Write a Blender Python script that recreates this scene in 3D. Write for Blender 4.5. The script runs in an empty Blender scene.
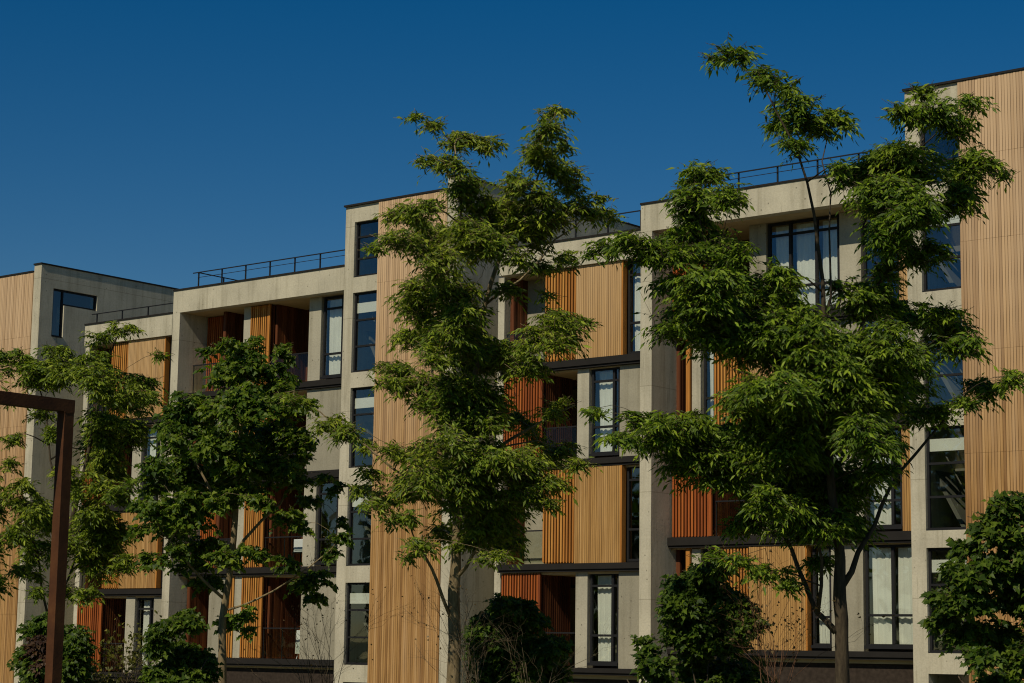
import bpy, math, random
import numpy as np
from mathutils import Vector, Matrix

random.seed(11)
RNG = np.random.default_rng(7)
SC = bpy.context.scene
COL = SC.collection

# ------------------------------------------------------------------ helpers
def tag(o, label=None, category=None, group=None, kind=None):
    if label: o['label'] = label
    if category: o['category'] = category
    if group: o['group'] = group
    if kind: o['kind'] = kind
    return o

def empty(name, loc, rz=0.0):
    o = bpy.data.objects.new(name, None)
    o.location = loc
    o.rotation_euler = (0, 0, rz)
    o.empty_display_size = 0.2
    COL.objects.link(o)
    return o

class MB:
    """collects boxes, quads and tubes, then links them as one mesh object"""
    def __init__(self):
        self.v = []; self.f = []
    def box(self, x0, x1, y0, y1, z0, z1):
        if x0 > x1: x0, x1 = x1, x0
        if y0 > y1: y0, y1 = y1, y0
        if z0 > z1: z0, z1 = z1, z0
        n = len(self.v)
        self.v += [(x0,y0,z0),(x1,y0,z0),(x1,y1,z0),(x0,y1,z0),(x0,y0,z1),(x1,y0,z1),(x1,y1,z1),(x0,y1,z1)]
        for q in ((0,3,2,1),(4,5,6,7),(0,1,5,4),(1,2,6,5),(2,3,7,6),(3,0,4,7)):
            self.f.append(tuple(n+i for i in q))
        return self
    def tube(self, pts, radii, seg=6):
        pts = [Vector(p) for p in pts]
        n0 = len(self.v)
        k = len(pts)
        ref = Vector((0.31, 0.87, 0.12))
        for i, p in enumerate(pts):
            t = (pts[min(i+1, k-1)] - pts[max(i-1, 0)]).normalized()
            a = t.cross(ref)
            if a.length < 1e-3: a = t.cross(Vector((1,0,0)))
            a.normalize(); b = t.cross(a)
            for s in range(seg):
                th = 2*math.pi*s/seg
                q = p + (a*math.cos(th) + b*math.sin(th))*radii[i]
                self.v.append(tuple(q))
        for i in range(k-1):
            for s in range(seg):
                a0 = n0+i*seg+s; a1 = n0+i*seg+(s+1) % seg
                self.f.append((a0, a1, a1+seg, a0+seg))
        self.f.append(tuple(n0+(k-1)*seg+s for s in range(seg)))
        self.f.append(tuple(n0+s for s in reversed(range(seg))))
        return self
    def build(self, name, mat, parent=None, smooth=False):
        me = bpy.data.meshes.new(name)
        off = Vector((0,0,0))
        if parent is not None:
            p = parent
            while p is not None:
                off += Vector(p.location); p = p.parent
        me.from_pydata([(a-off.x, b-off.y, c-off.z) for a,b,c in self.v], [], self.f)
        me.materials.append(mat)
        if smooth:
            me.polygons.foreach_set('use_smooth', [True]*len(me.polygons))
        me.update()
        o = bpy.data.objects.new(name, me)
        COL.objects.link(o)
        if parent is not None: o.parent = parent
        return o

# ------------------------------------------------------------------ materials
def new_mat(name):
    m = bpy.data.materials.new(name); m.use_nodes = True
    nt = m.node_tree; nt.nodes.clear()
    out = nt.nodes.new('ShaderNodeOutputMaterial')
    return m, nt, out
def N(nt, typ, **kw):
    n = nt.nodes.new(typ)
    for k, v in kw.items():
        if k in n.inputs: n.inputs[k].default_value = v
        else: setattr(n, k, v)
    return n
def ramp(nt, stops):
    r = nt.nodes.new('ShaderNodeValToRGB')
    e = r.color_ramp.elements
    while len(e) < len(stops): e.new(0.5)
    for i, (p, c) in enumerate(stops):
        e[i].position = p; e[i].color = (*c, 1)
    return r
def principled(nt, out, rough=0.7, spec=0.3):
    b = nt.nodes.new('ShaderNodeBsdfPrincipled')
    b.inputs['Roughness'].default_value = rough
    b.inputs['Specular IOR Level'].default_value = spec
    nt.links.new(b.outputs[0], out.inputs[0])
    return b

def plain(name, col, rough=0.6, spec=0.3, metallic=0.0, vary=0.12, scale=3.0):
    m, nt, out = new_mat(name)
    b = principled(nt, out, rough, spec)
    b.inputs['Metallic'].default_value = metallic
    tc = N(nt, 'ShaderNodeTexCoord')
    no = N(nt, 'ShaderNodeTexNoise', Scale=scale, Detail=5.0)
    nt.links.new(tc.outputs['Object'], no.inputs['Vector'])
    r = ramp(nt, [(0.25, tuple(c*(1-vary) for c in col)), (0.75, tuple(min(1, c*(1+vary)) for c in col))])
    nt.links.new(no.outputs[0], r.inputs[0]); nt.links.new(r.outputs[0], b.inputs['Base Color'])
    return m

def concrete(name, col, joint=True):
    m, nt, out = new_mat(name)
    b = principled(nt, out, 0.85, 0.2)
    tc = N(nt, 'ShaderNodeTexCoord')
    geo = N(nt, 'ShaderNodeNewGeometry')
    big = N(nt, 'ShaderNodeTexNoise', Scale=0.9, Detail=6.0, Roughness=0.6)
    fine = N(nt, 'ShaderNodeTexNoise', Scale=16.0, Detail=4.0, Roughness=0.7)
    grit = N(nt, 'ShaderNodeTexNoise', Scale=60.0, Detail=2.0)
    mp = N(nt, 'ShaderNodeMapping'); mp.inputs['Scale'].default_value = (3.5, 3.5, 0.22)
    streak = N(nt, 'ShaderNodeTexNoise', Scale=1.0, Detail=5.0, Roughness=0.65)
    for n in (big, fine, grit): nt.links.new(geo.outputs['Position'], n.inputs['Vector'])
    nt.links.new(geo.outputs['Position'], mp.inputs['Vector']); nt.links.new(mp.outputs[0], streak.inputs['Vector'])
    def mul(a, bb):
        x = N(nt, 'ShaderNodeMix', data_type='RGBA', blend_type='MULTIPLY'); x.inputs[0].default_value = 1
        nt.links.new(a, x.inputs[6]); nt.links.new(bb, x.inputs[7]); return x.outputs[2]
    r1 = ramp(nt, [(0.3, tuple(c*0.84 for c in col)), (0.7, tuple(c*1.1 for c in col))])
    r2 = ramp(nt, [(0.28, (0.86,0.86,0.85)), (0.55, (1.0,1.0,1.0)), (0.8, (1.05,1.05,1.04))])
    r3 = ramp(nt, [(0.30, (0.76,0.75,0.72)), (0.5, (1,1,1))])
    r4 = ramp(nt, [(0.3, (0.9,0.9,0.9)), (0.6, (1.03,1.03,1.03))])
    nt.links.new(big.outputs[0], r1.inputs[0]); nt.links.new(fine.outputs[0], r2.inputs[0])
    nt.links.new(streak.outputs[0], r3.inputs[0]); nt.links.new(grit.outputs[0], r4.inputs[0])
    c = mul(mul(mul(r1.outputs[0], r2.outputs[0]), r3.outputs[0]), r4.outputs[0])
    # small blow-holes left by the formwork
    vo = N(nt, 'ShaderNodeTexVoronoi', Scale=3.4); nt.links.new(geo.outputs['Position'], vo.inputs['Vector'])
    rv = ramp(nt, [(0.05, (0.5,0.5,0.48)), (0.11, (1,1,1))]); nt.links.new(vo.outputs['Distance'], rv.inputs[0])
    c = mul(c, rv.outputs[0])
    if joint:
        # rain marks: broken vertical streaks, each with its own start and length
        mpd = N(nt, 'ShaderNodeMapping'); mpd.inputs['Scale'].default_value = (7, 7, 0.5)
        nd = N(nt, 'ShaderNodeTexNoise', Scale=1.0, Detail=3.0, Roughness=0.5)
        nt.links.new(geo.outputs['Position'], mpd.inputs['Vector']); nt.links.new(mpd.outputs[0], nd.inputs['Vector'])
        rd = ramp(nt, [(0.60, (1,1,1)), (0.74, (0.72,0.71,0.69))]); nt.links.new(nd.outputs[0], rd.inputs[0])
        c = mul(c, rd.outputs[0])
        sep = N(nt, 'ShaderNodeSeparateXYZ'); nt.links.new(geo.outputs['Position'], sep.inputs[0])
        md = N(nt, 'ShaderNodeMath', operation='PINGPONG'); md.inputs[1].default_value = 1.52
        nt.links.new(sep.outputs['Z'], md.inputs[0])
        lt = ramp(nt, [(0.0, (0.62,0.61,0.58)), (0.016, (1,1,1))]); nt.links.new(md.outputs[0], lt.inputs[0])
        c = mul(c, lt.outputs[0])
    nt.links.new(c, b.inputs['Base Color'])
    bp = N(nt, 'ShaderNodeBump', Strength=0.35, Distance=0.02)
    nt.links.new(fine.outputs[0], bp.inputs['Height']); nt.links.new(bp.outputs[0], b.inputs['Normal'])
    return m

def timber(name, dark, mid, light, weather=None, wz=(5.0, 14.0), tone=False):
    """boards: one tone per board (each board is its own island), grain along the height"""
    m, nt, out = new_mat(name)
    b = principled(nt, out, 0.65, 0.25)
    geo = N(nt, 'ShaderNodeNewGeometry')
    r = ramp(nt, [(0.0, dark), (0.3, mid), (0.7, mid), (1.0, light)])
    rnd = geo.outputs['Random Per Island']
    if tone:                                              # one tone per board line, carried through its butt joints
        at = N(nt, 'ShaderNodeAttribute'); at.attribute_name = 'tone'; rnd = at.outputs['Fac']
    nt.links.new(rnd, r.inputs[0])
    mp = N(nt, 'ShaderNodeMapping'); mp.inputs['Scale'].default_value = (30, 30, 1.1)
    gr = N(nt, 'ShaderNodeTexNoise', Scale=1.0, Detail=5.0)
    nt.links.new(geo.outputs['Position'], mp.inputs['Vector']); nt.links.new(mp.outputs[0], gr.inputs['Vector'])
    rg = ramp(nt, [(0.3, (0.72,0.68,0.62)), (0.65, (1.08,1.08,1.08))]); nt.links.new(gr.outputs[0], rg.inputs[0])
    mx = N(nt, 'ShaderNodeMix', data_type='RGBA', blend_type='MULTIPLY'); mx.inputs[0].default_value = 1
    nt.links.new(r.outputs[0], mx.inputs[6]); nt.links.new(rg.outputs[0], mx.inputs[7])
    c = mx.outputs[2]
    if weather:
        # sun-bleached towards the exposed top of the tower, with ragged streaks
        sep = N(nt, 'ShaderNodeSeparateXYZ'); nt.links.new(geo.outputs['Position'], sep.inputs[0])
        mr = N(nt, 'ShaderNodeMapRange'); mr.inputs[1].default_value = wz[0]; mr.inputs[2].default_value = wz[1]
        nt.links.new(sep.outputs['Z'], mr.inputs[0])
        mp2 = N(nt, 'ShaderNodeMapping'); mp2.inputs['Scale'].default_value = (5, 5, 0.3)
        n2 = N(nt, 'ShaderNodeTexNoise', Scale=1.0, Detail=4.0)
        nt.links.new(geo.outputs['Position'], mp2.inputs['Vector']); nt.links.new(mp2.outputs[0], n2.inputs['Vector'])
        ad = N(nt, 'ShaderNodeMath', operation='MULTIPLY_ADD'); ad.inputs[1].default_value = 0.9; ad.inputs[2].default_value = -0.45
        nt.links.new(n2.outputs[0], ad.inputs[0])
        su = N(nt, 'ShaderNodeMath', operation='ADD', use_clamp=True)
        nt.links.new(mr.outputs[0], su.inputs[0]); nt.links.new(ad.outputs[0], su.inputs[1])
        sc = N(nt, 'ShaderNodeMath', operation='MULTIPLY'); sc.inputs[1].default_value = 0.8
        nt.links.new(su.outputs[0], sc.inputs[0])
        w = N(nt, 'ShaderNodeMix', data_type='RGBA', blend_type='MIX')
        w2 = N(nt, 'ShaderNodeMix', data_type='RGBA', blend_type='MULTIPLY'); w2.inputs[0].default_value = 1
        w2.inputs[7].default_value = (*weather, 1)
        rw = ramp(nt, [(0.0, (0.84,0.82,0.80)), (0.3, (0.97,0.97,0.97)), (0.7, (1.0,1.0,1.0)), (1.0, (1.07,1.07,1.08))])
        nt.links.new(rnd, rw.inputs[0]); nt.links.new(rw.outputs[0], w2.inputs[6])
        nt.links.new(sc.outputs[0], w.inputs[0]); nt.links.new(c, w.inputs[6]); nt.links.new(w2.outputs[2], w.inputs[7])
        c = w.outputs[2]
    nt.links.new(c, b.inputs['Base Color'])
    return m

def glass(name, tint, refl, refl_col=(0.86,0.93,1.0)):
    m, nt, out = new_mat(name)
    tr = N(nt, 'ShaderNodeBsdfTransparent'); tr.inputs[0].default_value = (*tint, 1)
    gl = N(nt, 'ShaderNodeBsdfGlossy'); gl.inputs['Color'].default_value = (*refl_col, 1); gl.inputs['Roughness'].default_value = 0.015
    fr = N(nt, 'ShaderNodeFresnel', IOR=1.5)
    ad = N(nt, 'ShaderNodeMath', operation='ADD', use_clamp=True); ad.inputs[1].default_value = refl
    nt.links.new(fr.outputs[0], ad.inputs[0])
    gb = N(nt, 'ShaderNodeNewGeometry')
    iv = N(nt, 'ShaderNodeMath', operation='SUBTRACT'); iv.inputs[0].default_value = 1.0
    nt.links.new(gb.outputs['Backfacing'], iv.inputs[1])
    fm = N(nt, 'ShaderNodeMath', operation='MULTIPLY')
    nt.links.new(ad.outputs[0], fm.inputs[0]); nt.links.new(iv.outputs[0], fm.inputs[1])
    # float glass is never quite flat
    geo = N(nt, 'ShaderNodeNewGeometry')
    no = N(nt, 'ShaderNodeTexNoise', Scale=0.9, Detail=1.0); nt.links.new(geo.outputs['Position'], no.inputs['Vector'])
    bp = N(nt, 'ShaderNodeBump', Strength=0.05, Distance=0.1); nt.links.new(no.outputs[0], bp.inputs['Height'])
    nt.links.new(bp.outputs[0], gl.inputs['Normal'])
    mx = N(nt, 'ShaderNodeMixShader')
    nt.links.new(fm.outputs[0], mx.inputs[0]); nt.links.new(tr.outputs[0], mx.inputs[1]); nt.links.new(gl.outputs[0], mx.inputs[2])
    nt.links.new(mx.outputs[0], out.inputs[0])
    return m

def leaf_mat(name, dark, mid, light, trans, tfac=0.35):
    m, nt, out = new_mat(name)
    geo = N(nt, 'ShaderNodeNewGeometry')
    r = ramp(nt, [(0.0, dark), (0.45, mid), (0.9, light), (1.0, tuple(min(1, c*1.3) for c in light))])
    nt.links.new(geo.outputs['Random Per Island'], r.inputs[0])
    no = N(nt, 'ShaderNodeTexNoise', Scale=0.7, Detail=2.0); nt.links.new(geo.outputs['Position'], no.inputs['Vector'])
    rr = ramp(nt, [(0.3, (0.8,0.88,0.8)), (0.7, (1.2,1.1,0.95))]); nt.links.new(no.outputs[0], rr.inputs[0])
    mx = N(nt, 'ShaderNodeMix', data_type='RGBA', blend_type='MULTIPLY'); mx.inputs[0].default_value = 1
    nt.links.new(r.outputs[0], mx.inputs[6]); nt.links.new(rr.outputs[0], mx.inputs[7])
    b = N(nt, 'ShaderNodeBsdfPrincipled', Roughness=0.5); b.inputs['Specular IOR Level'].default_value = 0.25
    nt.links.new(mx.outputs[2], b.inputs['Base Color'])
    t = N(nt, 'ShaderNodeBsdfTranslucent')
    m2 = N(nt, 'ShaderNodeMix', data_type='RGBA', blend_type='MULTIPLY'); m2.inputs[0].default_value = 1
    m2.inputs[7].default_value = (*trans, 1); nt.links.new(mx.outputs[2], m2.inputs[6])
    nt.links.new(m2.outputs[2], t.inputs[0])
    ms = N(nt, 'ShaderNodeMixShader'); ms.inputs[0].default_value = tfac
    nt.links.new(b.outputs[0], ms.inputs[1]); nt.links.new(t.outputs[0], ms.inputs[2])
    nt.links.new(ms.outputs[0], out.inputs[0])
    return m

def bark(name, dark, light):
    m, nt, out = new_mat(name)
    b = principled(nt, out, 0.9, 0.15)
    geo = N(nt, 'ShaderNodeNewGeometry')
    mp = N(nt, 'ShaderNodeMapping'); mp.inputs['Scale'].default_value = (14, 14, 3)
    no = N(nt, 'ShaderNodeTexNoise', Scale=1.0, Detail=6.0, Roughness=0.7)
    nt.links.new(geo.outputs['Position'], mp.inputs['Vector']); nt.links.new(mp.outputs[0], no.inputs['Vector'])
    r = ramp(nt, [(0.3, dark), (0.7, light)]); nt.links.new(no.outputs[0], r.inputs[0]); nt.links.new(r.outputs[0], b.inputs['Base Color'])
    bp = N(nt, 'ShaderNodeBump', Strength=0.6, Distance=0.03); nt.links.new(no.outputs[0], bp.inputs['Height']); nt.links.new(bp.outputs[0], b.inputs['Normal'])
    return m

def corten(name):
    m, nt, out = new_mat(name)
    b = principled(nt, out, 0.8, 0.25)
    geo = N(nt, 'ShaderNodeNewGeometry')
    no = N(nt, 'ShaderNodeTexNoise', Scale=2.2, Detail=8.0, Roughness=0.65); nt.links.new(geo.outputs['Position'], no.inputs['Vector'])
    r = ramp(nt, [(0.3, (0.045,0.016,0.005)), (0.55, (0.085,0.031,0.009)), (0.75, (0.13,0.053,0.015))])
    nt.links.new(no.outputs[0], r.inputs[0]); nt.links.new(r.outputs[0], b.inputs['Base Color'])
    n2 = N(nt, 'ShaderNodeTexNoise', Scale=40.0, Detail=3.0); nt.links.new(geo.outputs['Position'], n2.inputs['Vector'])
    bp = N(nt, 'ShaderNodeBump', Strength=0.3, Distance=0.01); nt.links.new(n2.outputs[0], bp.inputs['Height']); nt.links.new(bp.outputs[0], b.inputs['Normal'])
    return m

M = {}
M['concrete'] = concrete('concrete_board_marked', (0.505,0.465,0.335))
M['render'] = concrete('pebble_render', (0.315,0.29,0.205), joint=False)
M['pier'] = concrete('pier_concrete', (0.41,0.38,0.275), joint=False)
M['slab'] = plain('slab_concrete_bounce_tint', (0.46,0.36,0.19), 0.9, 0.1)  # warm bounce from the ground onto the soffit is put into this colour
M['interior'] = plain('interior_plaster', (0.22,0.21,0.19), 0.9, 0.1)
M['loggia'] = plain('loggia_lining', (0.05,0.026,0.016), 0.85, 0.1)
M['stair'] = plain('stair_concrete', (0.14,0.14,0.125), 0.9, 0.1)
M['band'] = plain('dark_sheet_metal', (0.020,0.018,0.015), 0.7, 0.12)
M['frame'] = plain('window_frame_anthracite', (0.016,0.016,0.016), 0.6, 0.15)
M['plinth'] = plain('plinth_dark_brick', (0.04,0.03,0.022), 0.9, 0.1, vary=0.35, scale=9)
M['cladding'] = timber('larch_cladding', (0.27,0.14,0.045), (0.41,0.232,0.079), (0.49,0.295,0.115), tone=True, weather=(0.60,0.425,0.25))
M['panel'] = timber('larch_panel', (0.29,0.148,0.042), (0.42,0.238,0.074), (0.49,0.29,0.10), tone=True, weather=(0.56,0.375,0.185), wz=(7.0,14.5))
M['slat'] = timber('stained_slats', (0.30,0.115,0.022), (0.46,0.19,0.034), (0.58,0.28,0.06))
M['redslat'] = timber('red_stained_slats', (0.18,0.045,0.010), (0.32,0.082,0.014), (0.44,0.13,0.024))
M['slat_back'] = timber('brown_stained_shaded_boards', (0.06,0.021,0.008), (0.12,0.038,0.012), (0.19,0.066,0.02))  # brown loggia boards; the dark tone also paints shade on the return slats
M['glass'] = glass('window_glass', (0.90,0.915,0.87), 0.09)
M['rail_glass'] = glass('balustrade_glass', (0.84,0.87,0.83), -0.02)
M['curtain'] = plain('white_voile', (0.80,0.80,0.76), 0.9, 0.1, vary=0.05)
M['blind'] = plain('white_spandrel', (0.74,0.74,0.70), 0.7, 0.2, vary=0.05)
M['white'] = plain('white_plastic', (0.75,0.75,0.76), 0.5, 0.3, vary=0.05)
M['railing'] = plain('railing_steel', (0.016,0.016,0.016), 0.6, 0.15)
M['roof'] = plain('roof_gravel', (0.2,0.19,0.17), 0.95, 0.1, vary=0.3, scale=30)
M['corten'] = corten('weathered_steel')
M['bark'] = bark('bark_grey_brown', (0.035,0.026,0.018), (0.11,0.085,0.05))
M['bark_pale'] = bark('bark_pale', (0.12,0.09,0.045), (0.34,0.26,0.14))
M['bark_red'] = bark('bark_reddish', (0.07,0.035,0.02), (0.19,0.10,0.055))
M['twig'] = bark('dry_twigs', (0.07,0.052,0.03), (0.19,0.145,0.085))
M['leaf_ash'] = leaf_mat('leaf_long', (0.034,0.066,0.006), (0.098,0.166,0.012), (0.220,0.305,0.023), (1.4,1.6,0.35), 0.36)
M['leaf_mid'] = leaf_mat('leaf_long_pale', (0.046,0.078,0.007), (0.126,0.188,0.015), (0.262,0.322,0.028), (1.4,1.55,0.35), 0.36)
M['leaf_maple'] = leaf_mat('leaf_lobed', (0.030,0.064,0.007), (0.074,0.132,0.012), (0.160,0.224,0.019), (1.4,1.6,0.4), 0.4)
M['leaf_bush'] = leaf_mat('leaf_bush', (0.024,0.050,0.006), (0.056,0.102,0.010), (0.112,0.165,0.015), (1.3,1.6,0.5), 0.35)
M['leaf_red'] = leaf_mat('leaf_red', (0.035,0.020,0.014), (0.06,0.030,0.020), (0.085,0.05,0.025), (1.5,1.0,0.6), 0.28)
M['leaf_yellow'] = leaf_mat('leaf_yellow', (0.075,0.085,0.014), (0.12,0.125,0.02), (0.17,0.16,0.03), (1.4,1.4,0.5), 0.35)
M['leaf_dry'] = leaf_mat('leaf_dry', (0.08,0.06,0.025), (0.13,0.09,0.04), (0.19,0.13,0.06), (1.3,1.1,0.6), 0.3)

# ------------------------------------------------------------------ building kit
def box_part(name, mat, parent, *boxes):
    m = MB()
    for b in boxes: m.box(*b)
    return m.build(name, mat, parent)

def wood_panel(parent, x0, x1, y, z0, z1, mat='panel', pitch=0.066, seams=(), name='wood_panel', edge=True):
    m = MB()
    m.box(x0, x1, y+0.03, y+0.16, z0, z1)
    n = max(3, round((x1-x0)/pitch)); w = (x1-x0)/n
    zs = [z0] + sorted(s for s in seams if z0 < s < z1) + [z1]
    x = x0; tones = [0.5]*8
    for i in range(n):
        tn = RNG.uniform(0, 1)
        for a, b in zip(zs[:-1], zs[1:]):
            tones += [min(1, max(0, tn+RNG.uniform(-.07,.07)))]*8
            t = RNG.uniform(0, 0.009)
            m.box(x+0.004, x+w-0.006, y-t, y+0.028, a+0.0025, b-0.0025)
        x += w
    o = m.build(name, M[mat], parent)
    o.data.attributes.new('tone', 'FLOAT', 'POINT').data.foreach_set('value', tones)
    if edge:
        e = MB().box(x1+0.002, x1+0.055, y-0.01, y+0.2, z0, z1)
        e.build('corner_board', M['slat'], o)
    return o

def slat_screen(parent, x0, x1, y, z0, z1, mat='slat', pitch=0.105, ret=0.0, back=False, name='slat_screen'):
    """open vertical slats; ret = length of the side that turns back into the loggia"""
    m = MB()
    n = max(2, round((x1-x0)/pitch)); w = (x1-x0)/n
    for i in range(n):
        x = x0+i*w
        m.box(x+0.022, x+w-0.028, y+RNG.uniform(-.006,.006), y+0.075, z0+0.03, z1-0.03)
    m.box(x0, x1, y+0.077, y+0.11, z0+0.0, z0+0.07)
    m.box(x0, x1, y+0.077, y+0.11, z1-0.09, z1-0.02)
    if ret > 0:
        m.box(x1-0.02, x1+0.06, y-0.012, y+0.05, z0+0.02, z1-0.02)
        k = int(ret/pitch)
        rt = MB()
        for i in range(1, k):
            rt.box(x1, x1+0.045, y+0.08+i*pitch, y+0.08+i*pitch+0.055, z0+0.03, z1-0.03)
    o = m.build(name, M[mat], parent)
    if ret > 0: rt.build('return_slats', M['slat_back'], o)  # shade under the eave painted in: darker material than the front slats
    if back:
        box_part('backing_board', M['slat_back'], o, (x0, x1, y+0.14, y+0.17, z0, z1))
    return o

def curtain(parent, x0, x1, y, z0, z1, amp=0.024, mat='curtain', name='curtain'):
    n = max(8, int((x1-x0)/0.025)); rows = 5
    m = MB(); ph = RNG.uniform(0, 6)
    for j in range(rows):
        t = j/(rows-1)
        for i in range(n+1):
            s = i/n
            xx = x0+(x1-x0)*s
            a = amp*(0.55+0.45*(1-t))
            yy = y + a*math.sin(xx*34+ph+0.8*math.sin(xx*9+ph)) + 0.01*math.sin(xx*80+t*3)
            m.v.append((xx+0.012*math.sin(t*4+xx*11), yy, z0+(z1-z0)*t))
    for j in range(rows-1):
        for i in range(n):
            a = j*(n+1)+i
            m.f.append((a, a+1, a+n+2, a+n+1))
    return m.build(name, M[mat], parent, smooth=True)

def window(parent, x0, x1, y, z0, z1, mull=(), trans=(), cur=None, t=0.065, sill=True, blind=None, tint='glass'):
    m = MB()
    d = 0.09
    m.box(x0, x0+t, y, y+d, z0, z1); m.box(x1-t, x1, y, y+d, z0, z1)
    m.box(x0+t, x1-t, y+0.003, y+d, z0, z0+t*1.2); m.box(x0+t, x1-t, y+0.003, y+d, z1-t, z1)
    for mx in mull: m.box(mx-t*0.62, mx+t*0.62, y-0.004, y+d+.004, z0+t*1.2, z1-t)
    cols = [x0+t] + [v for q in mull for v in (q-t*0.62, q+t*0.62)] + [x1-t]
    for tz in trans:
        for a, b in zip(cols[0::2], cols[1::2]):
            m.box(a, b, y+0.004, y+d-0.004, tz-t*0.5, tz+t*0.5)
    o = m.build('window', M['frame'], parent)
    g = MB().box(x0+t*0.5, x1-t*0.5, y+0.045, y+0.052, z0+t*0.6, z1-t*0.5)
    # panes sit inside the frame; the bars pass in front of and behind the sheet
    g.build('pane', M[tint], o)
    if sill:
        box_part('sill', M['frame'], o, (x0-0.02, x1+0.02, y-0.09, y-0.002, z0-0.05, z0+0.03))
    if cur:
        for a, b in cur: curtain(o, a, b, y+0.2, z0+0.06, z1-0.08)
    if blind:
        box_part('spandrel', M['blind'], o, (x0+t, x1-t, y+0.06, y+0.085, blind[0], blind[1]))
    return o

def balustrade(parent, x0, x1, y, z, h=1.0):
    m = MB()
    m.box(x0, x1, y-0.02, y+0.02, z+h-0.025, z+h+0.015)
    n = max(1, round((x1-x0)/1.1))
    for i in range(n+1):
        x = x0+(x1-x0)*i/n
        m.box(x-0.015, x+0.015, y+0.022, y+0.045, z, z+h)
    o = m.build('balustrade', M['railing'], parent)
    box_part('glass_panel', M['rail_glass'], o, (x0+.02, x1-.02, y-0.006, y+0.006, z+0.06, z+h-0.03))
    return o

def roof_railing(parent, x0, x1, y, z, h=0.56, back=0.0, rung=True):
    m = MB()
    m.box(x0-0.25, x1, y-0.02, y+0.02, z+h-0.03, z+h)
    if rung: m.box(x0, x1, y-0.008, y+0.008, z+h*0.66, z+h*0.66+0.016)
    n = max(2, round((x1-x0)/1.22))
    for i in range(n+1):
        x = x0+(x1-x0)*i/n
        m.box(x-0.022, x+0.022, y+0.021, y+0.055, z+0.03, z+h)
    if back > 0:
        m.box(x0-0.02, x0+0.02, y+0.056, y+back, z+h-0.03, z+h)
        for k in range(1, int(back/1.2)+1):
            m.box(x0-0.02, x0+0.02, y+k*1.2, y+k*1.2+.04, z-.5, z+h-0.031)
    return m.build('roof_railing', M['railing'], parent)

def loggia(parent, x0, x1, y, z0, z1, depth=1.7, door=None, back='slat_back', pitch=0.12):
    """recess: back wall of boards, two side walls, optional glazed door in the back wall"""
    m = MB()
    n = max(3, round((x1-x0-.12)/pitch)); w = (x1-x0-.12)/n
    for i in range(n):
        a = x0+.06+i*w
        if door and door[0]-w*.5 < a+w*.5 < door[1]+w*.5: continue
        m.box(a+0.004, a+w-0.012, y+depth-0.03, y+depth, z0, z1)
    if door: m.box(door[0]-w, door[1]+w, y+depth-0.03, y+depth, door[2], z1)
    m.box(x0, x1, y+depth+0.003, y+depth+0.12, z0, z1) if not door else None
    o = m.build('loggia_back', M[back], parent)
    sm = MB(); k = max(3, int((depth-.3)/.1)); wy = (depth-.3)/k
    for i in range(k):
        sm.box(x0+.051, x0+.07+RNG.uniform(0,.012), y+.265+i*wy+.004, y+.265+(i+1)*wy-.014, z0, z1)
    sm.box(x0-0.06, x0+0.05, y+0.26, y+depth-0.031, z0, z1)
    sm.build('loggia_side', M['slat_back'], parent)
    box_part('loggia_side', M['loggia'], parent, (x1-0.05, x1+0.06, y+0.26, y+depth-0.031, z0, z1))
    if door:
        d = MB()
        d.box(door[0], door[0]+.08, y+depth-.06, y+depth+.04, z0, door[2]); d.box(door[1]-.08, door[1], y+depth-.06, y+depth+.04, z0, door[2])
        d.box(door[0]+.08, door[1]-.08, y+depth-.06, y+depth+.04, door[2]-.09, door[2]-.003)
        dd = d.build('balcony_door', M['frame'], parent)
        box_part('pane', M['glass'], dd, (door[0]+.08, door[1]-.08, y+depth-.015, y+depth-.005, z0, door[2]-.09))
        box_part('handle', M['railing'], dd, (door[1]-.16, door[1]-.13, y+depth-.09, y+depth-.06, z0+.9, z0+1.1))
    return o

def shell(parent, x0, x1, W, levels, soffit, top, base_z, fasc_y=47.0, back_y=59.0, left=0.0, right=0.0, inner=None):
    """slabs, back wall, roof, fascia with coping"""
    m = MB()
    for z in levels:
        m.box(x0+.01, x1-.01, W+0.02, back_y-.31, z-0.26, z)
    m.build('floor_slab', M['slab'], parent)
    box_part('back_wall', M['concrete'], parent, (x0+.01, x1-.01, back_y-.3, back_y, base_z, soffit-.003))
    box_part('room_partition', M['interior'], parent, *[(x0+.02, x1-.02, W+4.2, W+4.3, a+.003, b-.265) for a, b in zip(levels, list(levels[1:])+[soffit+.26])])
    box_part('parapet', M['concrete'], parent, (x0, x1, fasc_y, fasc_y+0.34, soffit, top))
    box_part('soffit', M['slab'], parent, (x0, x1, fasc_y+.342, back_y, soffit, soffit+.24))
    box_part('roof', M['roof'], parent, (x0, x1, fasc_y+.342, back_y, soffit+.242, soffit+.34))
    box_part('coping', M['band'], parent, (x0-.01, x1+.01, fasc_y-0.035, fasc_y+0.38, top+.001, top+.055))

def band(parent, x0, x1, W, z0, z1, proud=0.16):
    return box_part('floor_band', M['band'], parent, (x0, x1, W-proud, W+0.018, z0+.07, z1), (x0, x1, W-proud+.05, W+0.017, z0, z0+.067))

def ledge(parent, x0, x1, W, z):
    return box_part('ledge', M['band'], parent, (x0, x1, W-.2, W-.0, z-.045, z))

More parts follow.
